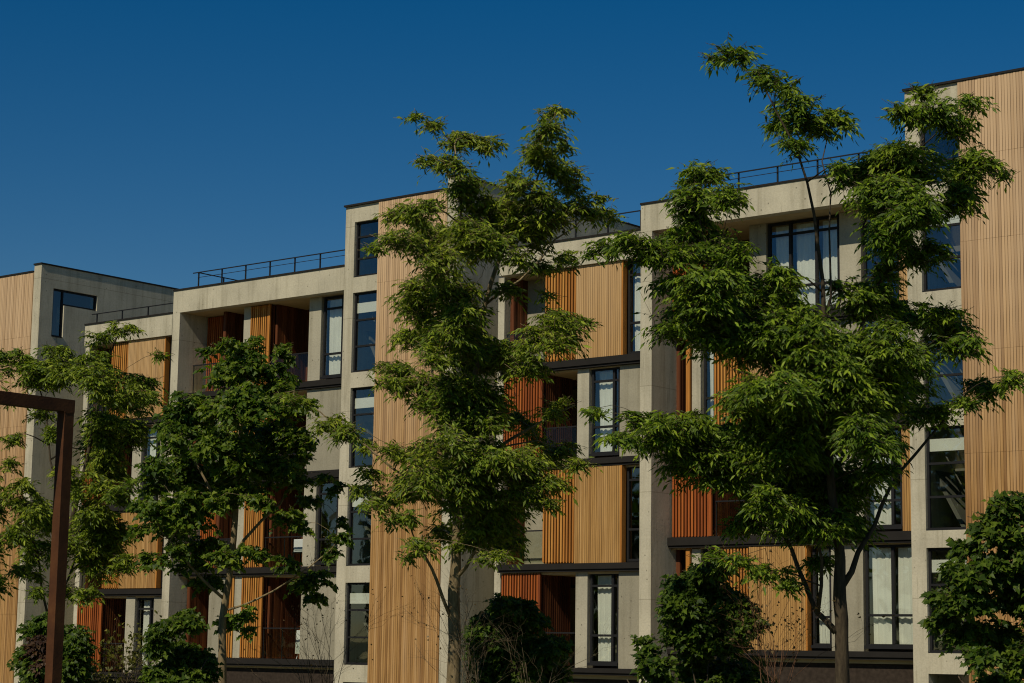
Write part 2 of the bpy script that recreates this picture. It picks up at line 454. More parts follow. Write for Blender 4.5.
def tower(name, label, x0, xw, x1, top, wins, win_x, seams, levels, base_z=0.0, fin_up=0.35, Y=47.0, back=59.0, wood_bottom=0.0, fin=(0.43, 0.43)):
    """stair tower: concrete window strip at the left, wood cladding, concrete fin at the right"""
    r = empty(name, ((x0+x1)/2, Y, 0)); tag(r, label, 'building', 'apartment blocks of the terrace')
    if win_x:
        a, b = win_x
        m = MB()
        m.box(x0, a, Y, Y+.32, base_z, top)
        m.box(b, xw, Y, Y+.32, base_z, top)
        zz = base_z
        for (zb, zt) in sorted(wins):
            m.box(a, b, Y, Y+.32, zz, zb); zz = zt
        m.box(a, b, Y, Y+.32, zz, top)
        m.build('wall', M['concrete'], r)
        box_part('side_wall', M['concrete'], r, (x0, x0+.3, Y+.322, back, base_z, top))
        st = MB()
        for z in levels:
            st.box(x0+.31, xw, Y+1.9, Y+4.4, z-.2, z)
        st.box(x0+.31, xw, Y+4.41, Y+4.6, base_z, top-.3)
        st.build('stair_landing', M['interior'], r)
        fl = MB()
        for za, zb in zip(levels[:-1], levels[1:]):
            n0 = len(fl.v); xa, xb = a-.2, b+.4
            for yy in (Y+.8, Y+1.85):
                fl.v += [(xa,yy,zb-.2),(xb,yy,za-.2),(xb,yy,za+.02),(xa,yy,zb+.02)]
            for q in ((0,1,2,3),(7,6,5,4),(0,4,5,1),(1,5,6,2),(2,6,7,3),(3,7,4,0)): fl.f.append(tuple(n0+k for k in q))
            fl.tube([(xa,Y+.78,zb+.95),(xb,Y+.78,za+.95)], [.022,.022], 5)
        fl.build('stair_flight', M['stair'], r)
    else:
        box_part('wall', M['concrete'], r, (x0, xw, Y, Y+.32, base_z, top))
    cl = wood_panel(r, xw, x1-fin[0], Y-.05, wood_bottom, top-.004, 'cladding', 0.082, seams, name='wood_cladding', edge=False)
    box_part('cladding_wall', M['render'], r, (xw+.002, x1-fin[0], Y+.115, Y+.32, base_z, top-.006))
    box_part('roof', M['roof'], r, (x0+.01, x1-.3, Y+.33, back, top-.35, top-.2))
    box_part('back_wall', M['concrete'], r, (x0+.3, x1-.3, back-.3, back, base_z, top-.36))
    box_part('coping', M['band'], r, (x0-.03, x1-fin[0]-.003, Y-.085, Y+.36, top+.001, top+.06))
    return r

# tree skeletons and leaf pads, metres in the tree's own frame
TREE_R = dict(at=(-16.36, 28.51), limbs=[[(0.01,0.09,-0.05,0.20009999999999997),(-0.03,-0.1,1.84,0.158),(-0.07,-0.2,2.47,0.158),(-0.07,-0.29,3.09,0.127),(-0.15,-0.39,3.72,0.111),(-0.25,-0.5,4.5,0.095),(-0.33,-0.67,5.59,0.079),(-0.38,-0.84,6.69,0.063),(-0.41,-0.95,7.47,0.047),(-0.56,-1.11,8.49,0.035),(-0.85,-1.26,9.5,0.025),(-1.17,-1.35,10.07,0.021),(-1.35,-1.4,10.42,0.016)],[(-0.12,-0.12,1.96,0.111),(-0.41,-0.03,2.28,0.079),(-0.57,0.04,2.7,0.071),(-0.78,0.09,3.26,0.063),(-1.16,0.11,3.98,0.047),(-1.61,0.11,4.86,0.04),(-2.16,0.2,5.18,0.024)],[(-0.07,-0.22,2.62,0.111),(0.24,-0.15,3.23,0.079),(0.53,-0.05,3.67,0.066),(0.79,0.02,4.27,0.055),(1.22,0.1,4.82,0.047),(1.65,0.19,5.32,0.035),(2.09,0.28,5.83,0.024)],[(-0.33,-0.67,5.59,0.063),(0.08,-0.55,6.42,0.055),(0.51,-0.43,7.25,0.047),(0.78,-0.34,8.26,0.04),(1.06,-0.24,9.28,0.032),(1.5,-0.15,10.32,0.019)],[(-0.26,-0.58,4.97,0.063),(-0.89,-0.59,5.92,0.055),(-1.52,-0.6,6.87,0.047),(-2.16,-0.61,7.83,0.038),(-2.33,-0.65,8.97,0.022)],[(-0.38,-0.84,6.69,0.047),(-0.26,-0.77,7.78,0.032),(-0.23,-0.71,8.94,0.024),(-0.24,-0.62,9.95,0.016)],[(-0.41,-0.17,2.27,0.063),(-0.4,-0.55,3.08,0.047),(-0.56,-0.93,3.83,0.032)]], pads=[(-2.06,-3.33,10.49,0.39,0.13),(-2.12,-1.02,11.14,0.19,0.1),(-1.5,-2.61,10.34,0.37,0.23),(-1.27,-3.02,10.1,0.18,0.12),(-0.69,-0.56,10.31,0.58,0.34),(-0.19,-0.66,10.16,0.39,0.21),(-0.88,-1.25,9.62,0.32,0.17),(-0.97,-0.18,10.28,0.3,0.2),(1.38,-1.51,10.2,0.63,0.32),(0.84,-1.43,10.18,0.35,0.14),(1.79,-1.17,9.98,0.32,0.24),(1.32,-0.68,10.71,0.26,0.15),(0.39,0.15,9.53,0.56,0.26),(-0.29,-2.02,9.08,0.28,0.12),(1.12,-0.34,9.51,0.78,0.44),(2.3,0.16,9.65,0.55,0.35),(0.88,-0.32,8.93,0.78,0.46),(1.88,-0.17,9.06,0.54,0.33),(2.43,-1.18,9.24,0.17,0.1),(0.65,-1.02,8.2,0.52,0.44),(1.29,-0.58,8.02,0.42,0.32),(0.94,-1.57,8.38,0.51,0.31),(0.6,-0.42,7.83,0.29,0.23),(-2.2,0.65,9.58,0.4,0.29),(-2.24,-0.61,8.82,0.61,0.32),(-1.91,-1.7,8.66,0.28,0.22),(-2.42,0.07,8.38,0.69,0.43),(-2.89,-1.3,7.85,0.44,0.31),(-2.07,-1.3,7.86,0.52,0.38),(-2.41,-1.51,7.26,0.75,0.4),(-1.57,0.4,7.57,0.46,0.4),(-3.53,-1.57,7.99,0.42,0.2),(-3.81,0.84,8.33,0.37,0.15),(-3.18,-1.43,7.79,0.31,0.22),(-1.12,-1.24,7.54,0.44,0.28),(-1.0,-0.06,7.3,0.55,0.33),(0.07,-0.67,7.42,0.42,0.22),(0.58,-0.47,7.38,0.48,0.29),(0.39,-0.16,7.17,0.55,0.19),(1.6,-0.57,7.05,0.43,0.14),(-2.51,-0.93,6.88,0.76,0.32),(-1.87,-0.86,6.5,0.68,0.36),(-1.28,-1.21,6.62,0.75,0.41),(-0.56,-1.56,6.29,0.59,0.36),(0.39,-1.46,6.52,0.74,0.36),(1.63,0.75,7.1,0.72,0.3),(1.62,-1.63,6.44,0.4,0.22),(0.85,-0.67,6.25,0.6,0.25),(-1.26,-2.17,5.63,0.79,0.35),(-0.09,-0.53,5.85,0.91,0.41),(1.2,1.2,5.93,0.72,0.3),(1.5,0.25,5.57,0.46,0.2),(2.55,0.84,6.07,0.4,0.22),(2.63,-0.51,6.04,0.27,0.18),(1.81,-0.58,5.68,0.27,0.13),(-2.65,-0.77,5.23,0.6,0.27),(-3.26,-0.42,5.34,0.45,0.16),(-3.6,-1.46,4.94,0.43,0.11),(-3.96,-0.76,5.4,0.25,0.08),(-2.88,-0.63,4.93,0.44,0.24),(-2.1,-0.01,5.08,0.53,0.27),(-2.3,-0.35,4.61,0.6,0.29),(-1.61,0.1,4.53,0.69,0.37),(-1.23,-0.72,4.78,0.6,0.36),(-0.56,-0.5,4.97,0.9,0.41),(0.03,-2.49,4.93,0.64,0.3),(-0.12,0.33,4.41,0.78,0.42),(0.51,-0.83,4.56,0.38,0.25),(-1.13,-1.14,3.97,0.59,0.31),(-1.4,0.52,3.84,0.46,0.26),(-0.86,-0.3,3.63,0.52,0.22),(-0.31,-0.83,3.69,0.44,0.25),(-2.06,-0.33,3.22,0.32,0.11),(-1.85,-2.0,3.05,0.27,0.12),(-1.16,-0.1,2.91,0.41,0.14),(-0.89,-0.44,2.76,0.25,0.11),(-0.33,0.1,3.11,0.26,0.19),(-1.07,-0.74,5.1,0.87,0.6),(-0.38,-1.37,5.51,0.9,0.65),(-0.48,0.64,4.27,0.95,0.54),(0.35,0.17,5.05,0.68,0.45),(-1.59,-1.09,5.52,0.59,0.44),(-2.01,0.14,7.32,0.69,0.62),(-0.84,-1.37,6.6,0.72,0.47),(0.3,-1.07,6.11,0.6,0.5),(-2.17,0.18,5.1,0.68,0.36),(0.67,-0.98,8.78,0.64,0.45),(-1.35,-0.46,6.49,0.64,0.48),(0.06,0.48,3.77,0.65,0.36),(-1.05,0.74,4.1,0.49,0.33)])
TREE_M = dict(at=(-23.76, 27.73), limbs=[[(0.01,0.1,-0.05,0.20469999999999997),(-0.03,-0.11,1.77,0.16),(-0.06,-0.25,2.65,0.151),(-0.03,-0.35,3.35,0.125),(0.01,-0.46,4.06,0.116),(0.07,-0.57,4.76,0.107),(0.17,-0.7,5.65,0.089),(0.31,-0.86,6.7,0.071),(0.42,-1.01,7.67,0.062),(0.63,-1.12,8.38,0.053),(0.94,-1.22,9.09,0.039),(1.28,-1.33,9.8,0.028),(1.54,-1.45,10.6,0.02)],[(-0.09,-0.17,2.12,0.062),(-0.36,-0.46,2.81,0.053),(-0.55,-0.71,3.19,0.046),(-0.74,-0.94,3.49,0.028)],[(-0.04,-0.27,2.83,0.071),(0.26,-0.59,3.24,0.053),(0.5,-0.91,3.68,0.045),(0.83,-1.22,4.11,0.036)],[(0.03,-0.49,4.24,0.071),(-0.27,-0.38,5.31,0.053),(-0.41,-0.22,6.05,0.046),(-0.54,-0.05,6.72,0.036)],[(0.17,-0.7,5.65,0.071),(-0.1,-0.82,6.53,0.053),(-0.2,-0.93,7.41,0.046),(-0.13,-1.07,8.47,0.039),(-0.02,-1.24,9.71,0.028),(-0.16,-1.34,10.51,0.02)],[(0.42,-1.01,7.67,0.046),(1.04,-1.13,8.11,0.036),(1.65,-1.29,8.82,0.028),(2.26,-1.42,9.34,0.018)],[(0.07,-0.57,4.76,0.071),(0.9,-0.79,5.29,0.053),(1.51,-0.99,5.63,0.036),(2.04,-1.18,5.88,0.018)],[(0.01,-0.43,3.88,0.062),(-0.51,-0.46,4.41,0.046),(-1.15,-0.46,4.76,0.039),(-1.69,-0.48,5.2,0.032),(-2.24,-0.48,5.55,0.023),(-2.88,-0.49,5.99,0.018)]], pads=[(1.63,-1.07,11.29,0.31,0.16),(1.55,-2.38,10.54,0.4,0.21),(1.45,-1.7,10.35,0.53,0.25),(1.73,-1.23,10.14,0.47,0.21),(1.95,-1.12,9.86,0.3,0.23),(1.24,-1.55,10.42,0.25,0.18),(-0.75,-3.28,10.58,0.19,0.08),(-0.57,-1.42,10.9,0.27,0.14),(-0.0,-0.42,10.84,0.49,0.27),(0.46,-0.35,10.86,0.33,0.2),(-0.65,-0.16,10.55,0.31,0.15),(-0.14,-1.79,10.03,0.35,0.26),(0.12,-1.21,9.72,0.46,0.32),(0.84,-1.77,9.78,0.35,0.26),(1.28,-1.8,9.6,0.49,0.28),(0.66,-1.06,9.45,0.5,0.29),(-1.14,-0.81,9.33,0.5,0.22),(-0.64,-1.92,9.28,0.35,0.23),(-1.17,-3.06,8.5,0.44,0.17),(-1.57,-0.13,8.89,0.2,0.13),(-0.64,0.33,9.21,0.61,0.32),(-0.24,-2.99,8.1,0.47,0.34),(0.33,-2.24,8.78,0.57,0.35),(1.02,-0.93,9.25,0.59,0.32),(1.55,-1.39,9.25,0.46,0.25),(0.68,-2.22,8.47,0.57,0.24),(2.12,-1.52,9.41,0.41,0.21),(2.58,-0.35,9.54,0.31,0.15),(2.47,-0.76,9.76,0.16,0.11),(1.49,-0.4,8.59,0.51,0.16),(1.98,0.72,8.94,0.3,0.13),(-0.73,-1.22,7.93,0.58,0.21),(-0.18,-1.84,7.97,0.49,0.31),(0.17,-1.83,7.76,0.35,0.28),(0.83,-1.28,7.99,0.35,0.18),(-0.57,-0.65,7.63,0.68,0.32),(-0.01,-1.2,7.37,0.58,0.35),(-0.8,0.7,7.38,0.56,0.3),(0.06,-0.3,7.05,0.51,0.29),(1.74,-1.63,7.36,0.58,0.24),(2.22,-0.6,7.46,0.25,0.14),(1.39,-2.51,6.92,0.56,0.24),(0.88,-1.36,6.78,0.49,0.25),(1.23,-2.15,6.43,0.45,0.14),(-1.17,-0.79,6.6,0.41,0.21),(-1.28,-1.7,6.25,0.3,0.17),(-0.88,-1.01,6.22,0.35,0.25),(-0.59,-1.48,5.86,0.31,0.17),(-0.31,-2.47,6.47,0.31,0.2),(-0.0,-0.62,6.1,0.5,0.29),(0.62,-1.05,6.06,0.46,0.28),(0.2,-1.44,5.56,0.66,0.24),(1.08,0.59,5.8,0.52,0.2),(1.6,-1.19,5.79,0.32,0.14),(1.81,-0.88,6.01,0.25,0.12),(-0.87,-0.69,5.1,0.46,0.21),(-1.14,-1.32,5.1,0.24,0.12),(-0.33,-0.8,4.92,0.58,0.35),(0.38,-1.12,5.07,0.67,0.35),(1.16,-1.54,4.96,0.66,0.28),(1.81,-0.07,5.19,0.51,0.22),(2.14,-1.85,4.85,0.28,0.12),(-0.7,-0.27,4.51,0.59,0.29),(0.22,-1.35,4.35,0.66,0.35),(1.09,-1.48,4.35,0.66,0.31),(1.6,-1.77,4.51,0.45,0.19),(-1.58,-0.15,4.78,0.31,0.13),(-1.61,-1.3,4.41,0.23,0.12),(-1.38,0.56,4.38,0.33,0.16),(-1.38,-2.08,4.07,0.31,0.12),(-0.99,-1.43,3.89,0.35,0.17),(-0.59,-2.29,3.42,0.34,0.17),(-0.36,0.7,3.76,0.37,0.26),(-0.84,-0.66,3.29,0.16,0.09),(0.57,-1.01,3.94,0.58,0.32),(0.3,-0.49,3.56,0.46,0.27),(0.93,0.77,3.64,0.48,0.24),(0.68,-2.26,3.22,0.44,0.1),(1.58,-1.93,4.15,0.19,0.09),(-2.87,-0.55,6.02,0.36,0.13),(-2.28,-0.99,5.58,0.46,0.16),(-1.83,-2.17,5.28,0.39,0.17),(-1.68,0.14,5.31,0.2,0.16),(-3.28,0.68,6.27,0.19,0.07),(-0.16,-2.15,7.04,0.57,0.57),(0.19,-1.43,5.92,0.7,0.59),(0.39,-1.76,4.84,1.0,0.48),(-0.06,-0.59,9.12,0.65,0.51),(1.03,-1.02,9.14,0.64,0.43),(-0.29,-1.88,4.47,0.65,0.48),(0.56,-0.48,3.89,0.57,0.43),(-0.35,-1.0,6.14,0.53,0.42),(0.34,-0.35,6.96,0.54,0.43),(1.78,-0.09,7.39,0.47,0.26)])
TREE_L = dict(at=(-29.99, 27.90), limbs=[[(-0.01,0.11,-0.05,0.14834999999999998),(-0.01,-0.13,1.72,0.119),(0.04,-0.25,2.5,0.109),(0.14,-0.36,3.29,0.099),(0.21,-0.48,4.07,0.091),(0.26,-0.63,5.05,0.079),(0.3,-0.78,6.03,0.059),(0.41,-0.93,7.01,0.04)],[(0.04,-0.25,2.5,0.069),(-0.38,-0.46,2.88,0.055),(-0.78,-0.69,3.36,0.04),(-1.19,-0.92,3.83,0.024)],[(0.14,-0.36,3.29,0.069),(0.73,-0.38,4.08,0.055),(1.27,-0.38,4.78,0.04),(1.85,-0.31,5.0,0.02)],[(0.21,-0.48,4.07,0.059),(-0.4,-0.53,4.85,0.049),(-0.92,-0.57,5.63,0.032)],[(0.1,-0.22,2.31,0.049),(0.66,-0.5,2.5,0.04),(1.37,-0.82,2.89,0.032),(2.17,-1.16,3.47,0.02)]], pads=[(0.06,-1.68,7.49,0.27,0.14),(0.44,-0.88,7.49,0.46,0.24),(0.2,-0.47,7.17,0.64,0.32),(1.04,-0.82,7.43,0.3,0.22),(0.99,-1.17,6.94,0.45,0.28),(-0.43,-0.44,7.47,0.22,0.14),(-0.73,-0.76,6.47,0.56,0.24),(-0.95,-0.55,6.13,0.52,0.28),(0.01,-1.74,6.3,0.58,0.31),(0.65,-0.66,6.55,0.66,0.32),(1.47,-1.79,6.22,0.5,0.23),(-0.96,-1.53,5.53,0.39,0.27),(-0.53,-0.58,5.74,0.66,0.36),(0.13,1.14,6.03,0.79,0.37),(1.07,0.23,5.84,0.61,0.32),(1.54,-0.68,5.42,0.26,0.26),(-1.26,-0.82,5.11,0.39,0.28),(-0.84,0.33,5.12,0.67,0.36),(-0.05,0.69,5.32,0.45,0.29),(0.75,0.54,5.26,0.77,0.41),(1.41,-0.79,4.91,0.35,0.24),(-1.51,-0.41,4.8,0.4,0.24),(-0.73,-0.88,4.52,0.65,0.31),(2.01,-0.9,4.97,0.26,0.12),(-1.33,-1.34,4.19,0.45,0.31),(-0.64,-0.73,4.1,0.65,0.35),(0.07,-2.44,4.32,0.26,0.23),(-1.45,-1.62,3.78,0.27,0.19),(-1.43,0.05,3.32,0.34,0.22),(-0.82,-1.3,3.42,0.35,0.21),(-0.65,0.17,3.26,0.46,0.22),(0.2,-1.64,3.29,0.44,0.23),(0.56,-0.76,3.49,0.39,0.18),(-0.42,0.09,2.86,0.4,0.22),(1.31,-1.51,4.12,0.35,0.21),(1.67,-1.18,4.01,0.27,0.21),(1.5,1.35,4.68,0.29,0.19),(2.35,-1.11,3.77,0.29,0.14),(2.16,-1.08,3.44,0.25,0.18),(1.37,-0.93,3.28,0.35,0.18),(1.91,-0.29,3.02,0.34,0.22),(1.52,-0.33,2.87,0.36,0.22),(1.72,0.69,2.69,0.3,0.14),(-0.07,0.59,2.12,0.26,0.22),(0.49,-0.6,2.25,0.29,0.18),(0.58,-0.51,1.96,0.22,0.1),(0.91,-1.92,4.37,0.27,0.27),(0.47,-2.28,6.21,0.69,0.42),(0.1,-1.41,5.37,0.82,0.43),(-0.8,0.11,4.9,0.68,0.44),(1.26,-0.63,5.82,0.52,0.4),(2.11,0.19,4.84,0.24,0.18),(2.25,0.43,4.15,0.2,0.16),(-0.98,-0.92,5.89,0.35,0.28),(-1.39,1.44,4.06,0.54,0.46),(0.43,-1.45,7.03,0.43,0.31),(0.38,-1.18,4.61,0.55,0.31),(1.04,-1.05,5.02,0.59,0.39),(-0.54,0.69,3.73,0.49,0.28)])
TREE_LL = dict(at=(-35.05, 27.71), limbs=[[(-0.03,0.12,-0.05,0.1472),(-0.03,-0.11,1.46,0.117),(0.04,-0.26,2.51,0.096),(0.26,-0.42,3.57,0.085),(0.54,-0.62,4.84,0.074),(0.8,-0.81,6.1,0.064),(1.03,-1.0,7.37,0.043),(1.3,-1.11,8.11,0.021)],[(-0.04,-0.17,1.88,0.064),(-0.22,-0.4,2.72,0.051),(-0.34,-0.64,3.66,0.043),(-0.56,-0.88,4.59,0.03)],[(0.18,-0.38,3.25,0.053),(0.01,-0.35,4.85,0.047),(-0.28,-0.27,6.14,0.038),(-0.64,-0.19,7.34,0.026)],[(0.04,-0.26,2.51,0.053),(0.45,-0.4,3.36,0.043),(0.97,-0.53,4.21,0.03)]], pads=[(1.47,-1.26,8.24,0.47,0.15),(0.97,-1.35,8.04,0.34,0.19),(-1.03,0.02,7.7,0.57,0.26),(-0.14,-0.1,7.8,0.5,0.26),(-0.45,-0.06,7.3,0.61,0.22),(0.97,-1.78,7.57,0.42,0.25),(0.87,-0.69,7.19,0.56,0.34),(1.72,-0.63,7.25,0.43,0.26),(2.5,-2.78,7.51,0.18,0.12),(1.25,0.26,6.84,0.61,0.31),(1.98,-0.82,6.87,0.34,0.19),(1.22,-1.15,6.18,0.55,0.34),(0.45,1.15,5.86,0.44,0.4),(1.25,-0.57,5.49,0.43,0.38),(1.21,-1.33,4.89,0.48,0.33),(-0.95,-0.85,5.97,0.38,0.15),(-1.14,-0.16,5.49,0.28,0.15),(-0.41,-0.08,6.6,0.39,0.17),(-0.02,-0.86,6.08,0.23,0.23),(-0.43,-1.47,4.86,0.35,0.23),(-0.68,-1.26,4.56,0.29,0.27),(-0.23,-1.34,4.35,0.48,0.33),(-0.48,-1.49,3.82,0.42,0.31),(-0.18,-0.44,3.56,0.55,0.34),(-0.49,-0.84,3.12,0.38,0.25),(0.0,-0.47,4.2,0.3,0.3),(-0.2,-1.1,2.7,0.27,0.15),(0.93,-1.39,4.36,0.54,0.38),(1.22,-0.67,3.99,0.49,0.38),(0.95,-0.73,3.35,0.55,0.42),(1.09,0.73,3.42,0.35,0.31),(0.86,-1.17,2.67,0.38,0.21),(-1.57,-0.8,7.36,0.43,0.3),(-1.47,-0.62,4.59,0.43,0.64),(-1.14,-1.73,3.69,0.41,0.41),(0.91,-0.07,5.96,0.56,0.82),(0.73,-0.29,3.79,0.7,0.7),(1.56,-2.84,6.81,0.67,0.45),(-0.38,-0.42,7.43,0.71,0.34),(-0.73,0.39,4.24,0.52,0.61),(0.49,-1.42,4.98,0.42,0.46),(-0.18,1.36,2.77,0.4,0.27),(1.56,-0.63,5.92,0.38,0.3),(0.53,-2.12,7.31,0.5,0.27),(-1.01,-0.37,6.88,0.34,0.19),(-1.09,-0.68,2.91,0.38,0.32),(1.82,-1.7,3.33,0.27,0.27),(1.76,-2.52,4.71,0.33,0.33),(1.64,-0.59,6.24,0.34,0.21),(0.6,-1.16,3.64,0.33,0.38)])
BUSH_B1 = dict(at=(-31.82, 25.11), limbs=[], pads=[(-0.16,0.05,1.82,0.45,0.36),(0.16,0.03,1.44,0.49,0.49),(-0.26,-0.21,1.15,0.4,0.4),(0.42,-0.17,0.92,0.4,0.45),(-0.22,0.58,0.6,0.64,0.45),(-0.11,0.67,-0.07,0.64,0.5),(0.36,0.11,1.68,0.23,0.36)])
BUSH_B2 = dict(at=(-29.11, 26.01), limbs=[], pads=[(-0.28,-0.27,1.96,0.32,0.22),(0.22,-0.48,2.04,0.32,0.22),(-0.37,-0.23,1.61,0.26,0.22),(-0.09,0.42,1.52,0.5,0.3),(0.28,0.11,1.15,0.34,0.26),(-0.36,-0.11,1.05,0.34,0.24),(0.06,-0.36,0.75,0.6,0.3),(0.0,0.18,0.07,0.56,0.41)])
BUSH_B3 = dict(at=(-23.82, 29.64), limbs=[], pads=[(-0.39,-0.5,2.48,0.34,0.21),(-0.02,-0.21,2.41,0.28,0.26),(-0.29,0.08,1.97,0.43,0.39),(0.12,0.21,1.79,0.3,0.39),(-0.38,-0.01,1.33,0.43,0.39),(-0.0,-0.11,1.02,0.39,0.34),(0.57,-0.05,1.78,0.28,0.19),(0.68,0.51,1.34,0.24,0.35),(0.47,0.13,0.93,0.39,0.26),(-0.08,-0.3,0.16,0.72,0.51),(-0.24,0.28,2.31,0.52,0.39),(-0.38,-0.04,1.79,0.52,0.47),(0.19,1.02,1.38,0.53,0.49),(0.45,-0.23,1.58,0.32,0.34),(-0.6,-0.06,1.2,0.34,0.39)])
BUSH_B4 = dict(at=(-19.18, 28.83), limbs=[], pads=[(-0.53,-0.32,2.64,0.33,0.23),(-0.1,-0.14,2.79,0.35,0.31),(-0.29,-0.36,2.31,0.5,0.35),(0.35,-0.64,2.32,0.39,0.31),(0.61,-0.74,2.07,0.25,0.23),(0.24,-0.16,1.91,0.45,0.27),(-0.28,-0.27,1.82,0.39,0.27),(-0.53,-0.31,1.98,0.25,0.17),(-0.03,0.61,1.4,0.48,0.28),(0.53,0.21,1.33,0.45,0.28),(0.12,0.36,0.95,0.75,0.32),(0.04,-0.44,3.01,0.31,0.19),(0.34,-0.14,2.63,0.29,0.22),(0.01,0.07,0.24,0.7,0.47)])
BUSH_B6 = dict(at=(-19.25, 27.47), limbs=[], pads=[(-0.13,-0.14,1.64,0.15,0.21),(-0.19,0.12,1.84,0.1,0.1),(0.01,0.16,1.29,0.25,0.19),(-0.06,0.12,0.96,0.27,0.23),(0.01,0.16,0.35,0.3,0.46),(0.08,-0.5,1.49,0.15,0.15)])
BUSH_B5 = dict(at=(-12.57, 26.36), limbs=[], pads=[(-0.09,-0.6,3.75,0.22,0.16),(0.2,-0.27,3.85,0.15,0.13),(-0.2,-0.44,3.41,0.39,0.22),(0.05,-0.52,3.14,0.23,0.23),(-0.49,-0.18,3.15,0.25,0.13),(-0.71,-0.52,2.79,0.32,0.16),(-0.28,-0.45,2.86,0.39,0.25),(-0.79,0.08,2.53,0.25,0.14),(-0.46,-0.28,2.39,0.46,0.22),(0.16,0.25,2.55,0.25,0.28),(-0.88,0.02,2.18,0.21,0.17),(-0.51,0.14,1.98,0.32,0.17),(0.0,0.24,1.96,0.36,0.25),(-0.44,-0.72,1.64,0.27,0.14),(0.13,-0.07,1.58,0.21,0.28),(-0.17,-0.4,1.28,0.25,0.18),(0.36,-0.48,3.49,0.25,0.5),(0.4,-0.2,2.4,0.28,0.69),(0.03,0.48,0.6,0.56,0.37)])
SKY_STRENGTH = 0.053
EXPOSURE = -0.27

# ------------------------------------------------------------------ the terrace, from far (left) to near (right)
GB = 'apartment blocks of the terrace'
def block(label, x0, x1, W, top):
    r = empty('apartment_building', ((x0+x1)/2, W, 0)); tag(r, label, 'building', GB); return r

# --- tower at the far end, L-shaped window in its side wall
tA = tower('stair_tower', 'far stair tower with L-shaped corner window high in its bare concrete side wall',
           -74.6, -74.2, -61.2, 15.45, [], None, [13.0, 9.6, 6.1, 2.6], [], fin=(0.43, 0.43))
fin = MB()
X0, X1 = -61.63, -61.2
Yf, TOP = 46.98, 15.72
fin.box(X0, X1, Yf, 47.58, 0, TOP)
fin.box(X0, X1, 47.58, 59, 14.89, TOP)
fin.box(X0, X1, 47.58, 48.12, 0, 13.03)
fin.box(X0, X1, 48.12, 49.7, 0, 14.29)
fin.box(X0, X1, 49.7, 59, 0, 14.89)
fin.build('side_wall', M['concrete'], tA)
box_part('side_coping', M['band'], tA, (X0-.02, X1+.03, Yf-.04, 59, TOP+.001, TOP+.06))
lw = MB()
xx = -61.3
for b in ((47.58,47.65,13.03,14.89),(48.05,48.12,13.03,14.33),(47.65,48.05,13.03,13.11),(47.65,49.7,14.82,14.89),(48.12,49.7,14.29,14.36),(49.63,49.7,14.36,14.82),(48.05,48.12,14.33,14.82)):
    lw.box(xx-.05, xx+.03, *b)
lwo = lw.build('corner_window', M['frame'], tA)
g = MB(); g.box(xx-.02, xx-.012, 47.64, 48.06, 13.1, 14.84); g.box(xx-.02, xx-.012, 48.1, 49.65, 14.34, 14.84)
g.build('pane', M['glass'], lwo)
box_part('sill', M['frame'], lwo, (xx+.031, xx+.13, 47.6, 48.1, 13.032, 13.06))

# --- block 1 (x -61.2 .. -53.7)
W = 47.25
b1 = block('low apartment block between the L-window tower and the orange-slatted loggias', -58.5, -53.7, W, 13.15)
lev = [0.55, 3.45, 6.45, 9.5]
x0, x1 = -58.5, -53.72
shell(b1, x0, x1, W, lev, 12.37, 13.13, 0)
roof_railing(b1, -58.2, -53.95, 47.25, 13.15, 0.43, rung=False)
for z0, z1 in ((3.25,3.5),(6.2,6.5),(9.26,9.52)): band(b1, x0, x1, W, z0, z1)
band(b1, x0, x1, W, .36, .6)
box_part('plinth', M['plinth'], b1, (x0+.02, x1-.02, W+.1, W+.4, 0, .29))
for k, (za, zb) in enumerate(((.6,3.23),(3.5,6.19),(6.5,9.25),(9.52,12.365))):
    if k % 2 == 0:
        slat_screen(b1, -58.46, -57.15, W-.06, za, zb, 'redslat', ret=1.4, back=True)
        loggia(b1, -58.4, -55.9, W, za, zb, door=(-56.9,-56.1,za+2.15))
        box_part('pier', M['pier'], b1, (-55.86,-55.38,W,W+.3,za,zb))
        window(b1, -55.32, -54.42, W+.06, za+.16, zb-.04, mull=(-54.62,), trans=(za+.82, zb-.42), cur=((-55.2,-54.68),))
        box_part('wall_panel', M['render'], b1, (-54.38, x1, W, W+.25, za, zb))
        balustrade(b1, -57.0, -55.92, W+.03, za)
    else:
        slat_screen(b1, -57.1, -56.15, W-.12, za+.02, zb-.01, 'slat', ret=0, back=True)
        wood_panel(b1, -56.13, -54.18, W-.15, za+.02, zb-.005)
        window(b1, -54.08, -53.74, W+.04, za+.06, zb-.03, trans=(za+.85,), sill=False)
        loggia(b1, -58.4, -57.2, W, za, zb)
        balustrade(b1, -58.4, -57.2, W+.03, za)

box_part('side_wall', M['concrete'], b1, (x0-.25, x0-.002, W+.02, 59, 0, 12.365))
box_part('set_back_wall', M['concrete'], b1, (-61.18, x0-.26, 50.6, 50.9, 0, 12.3))

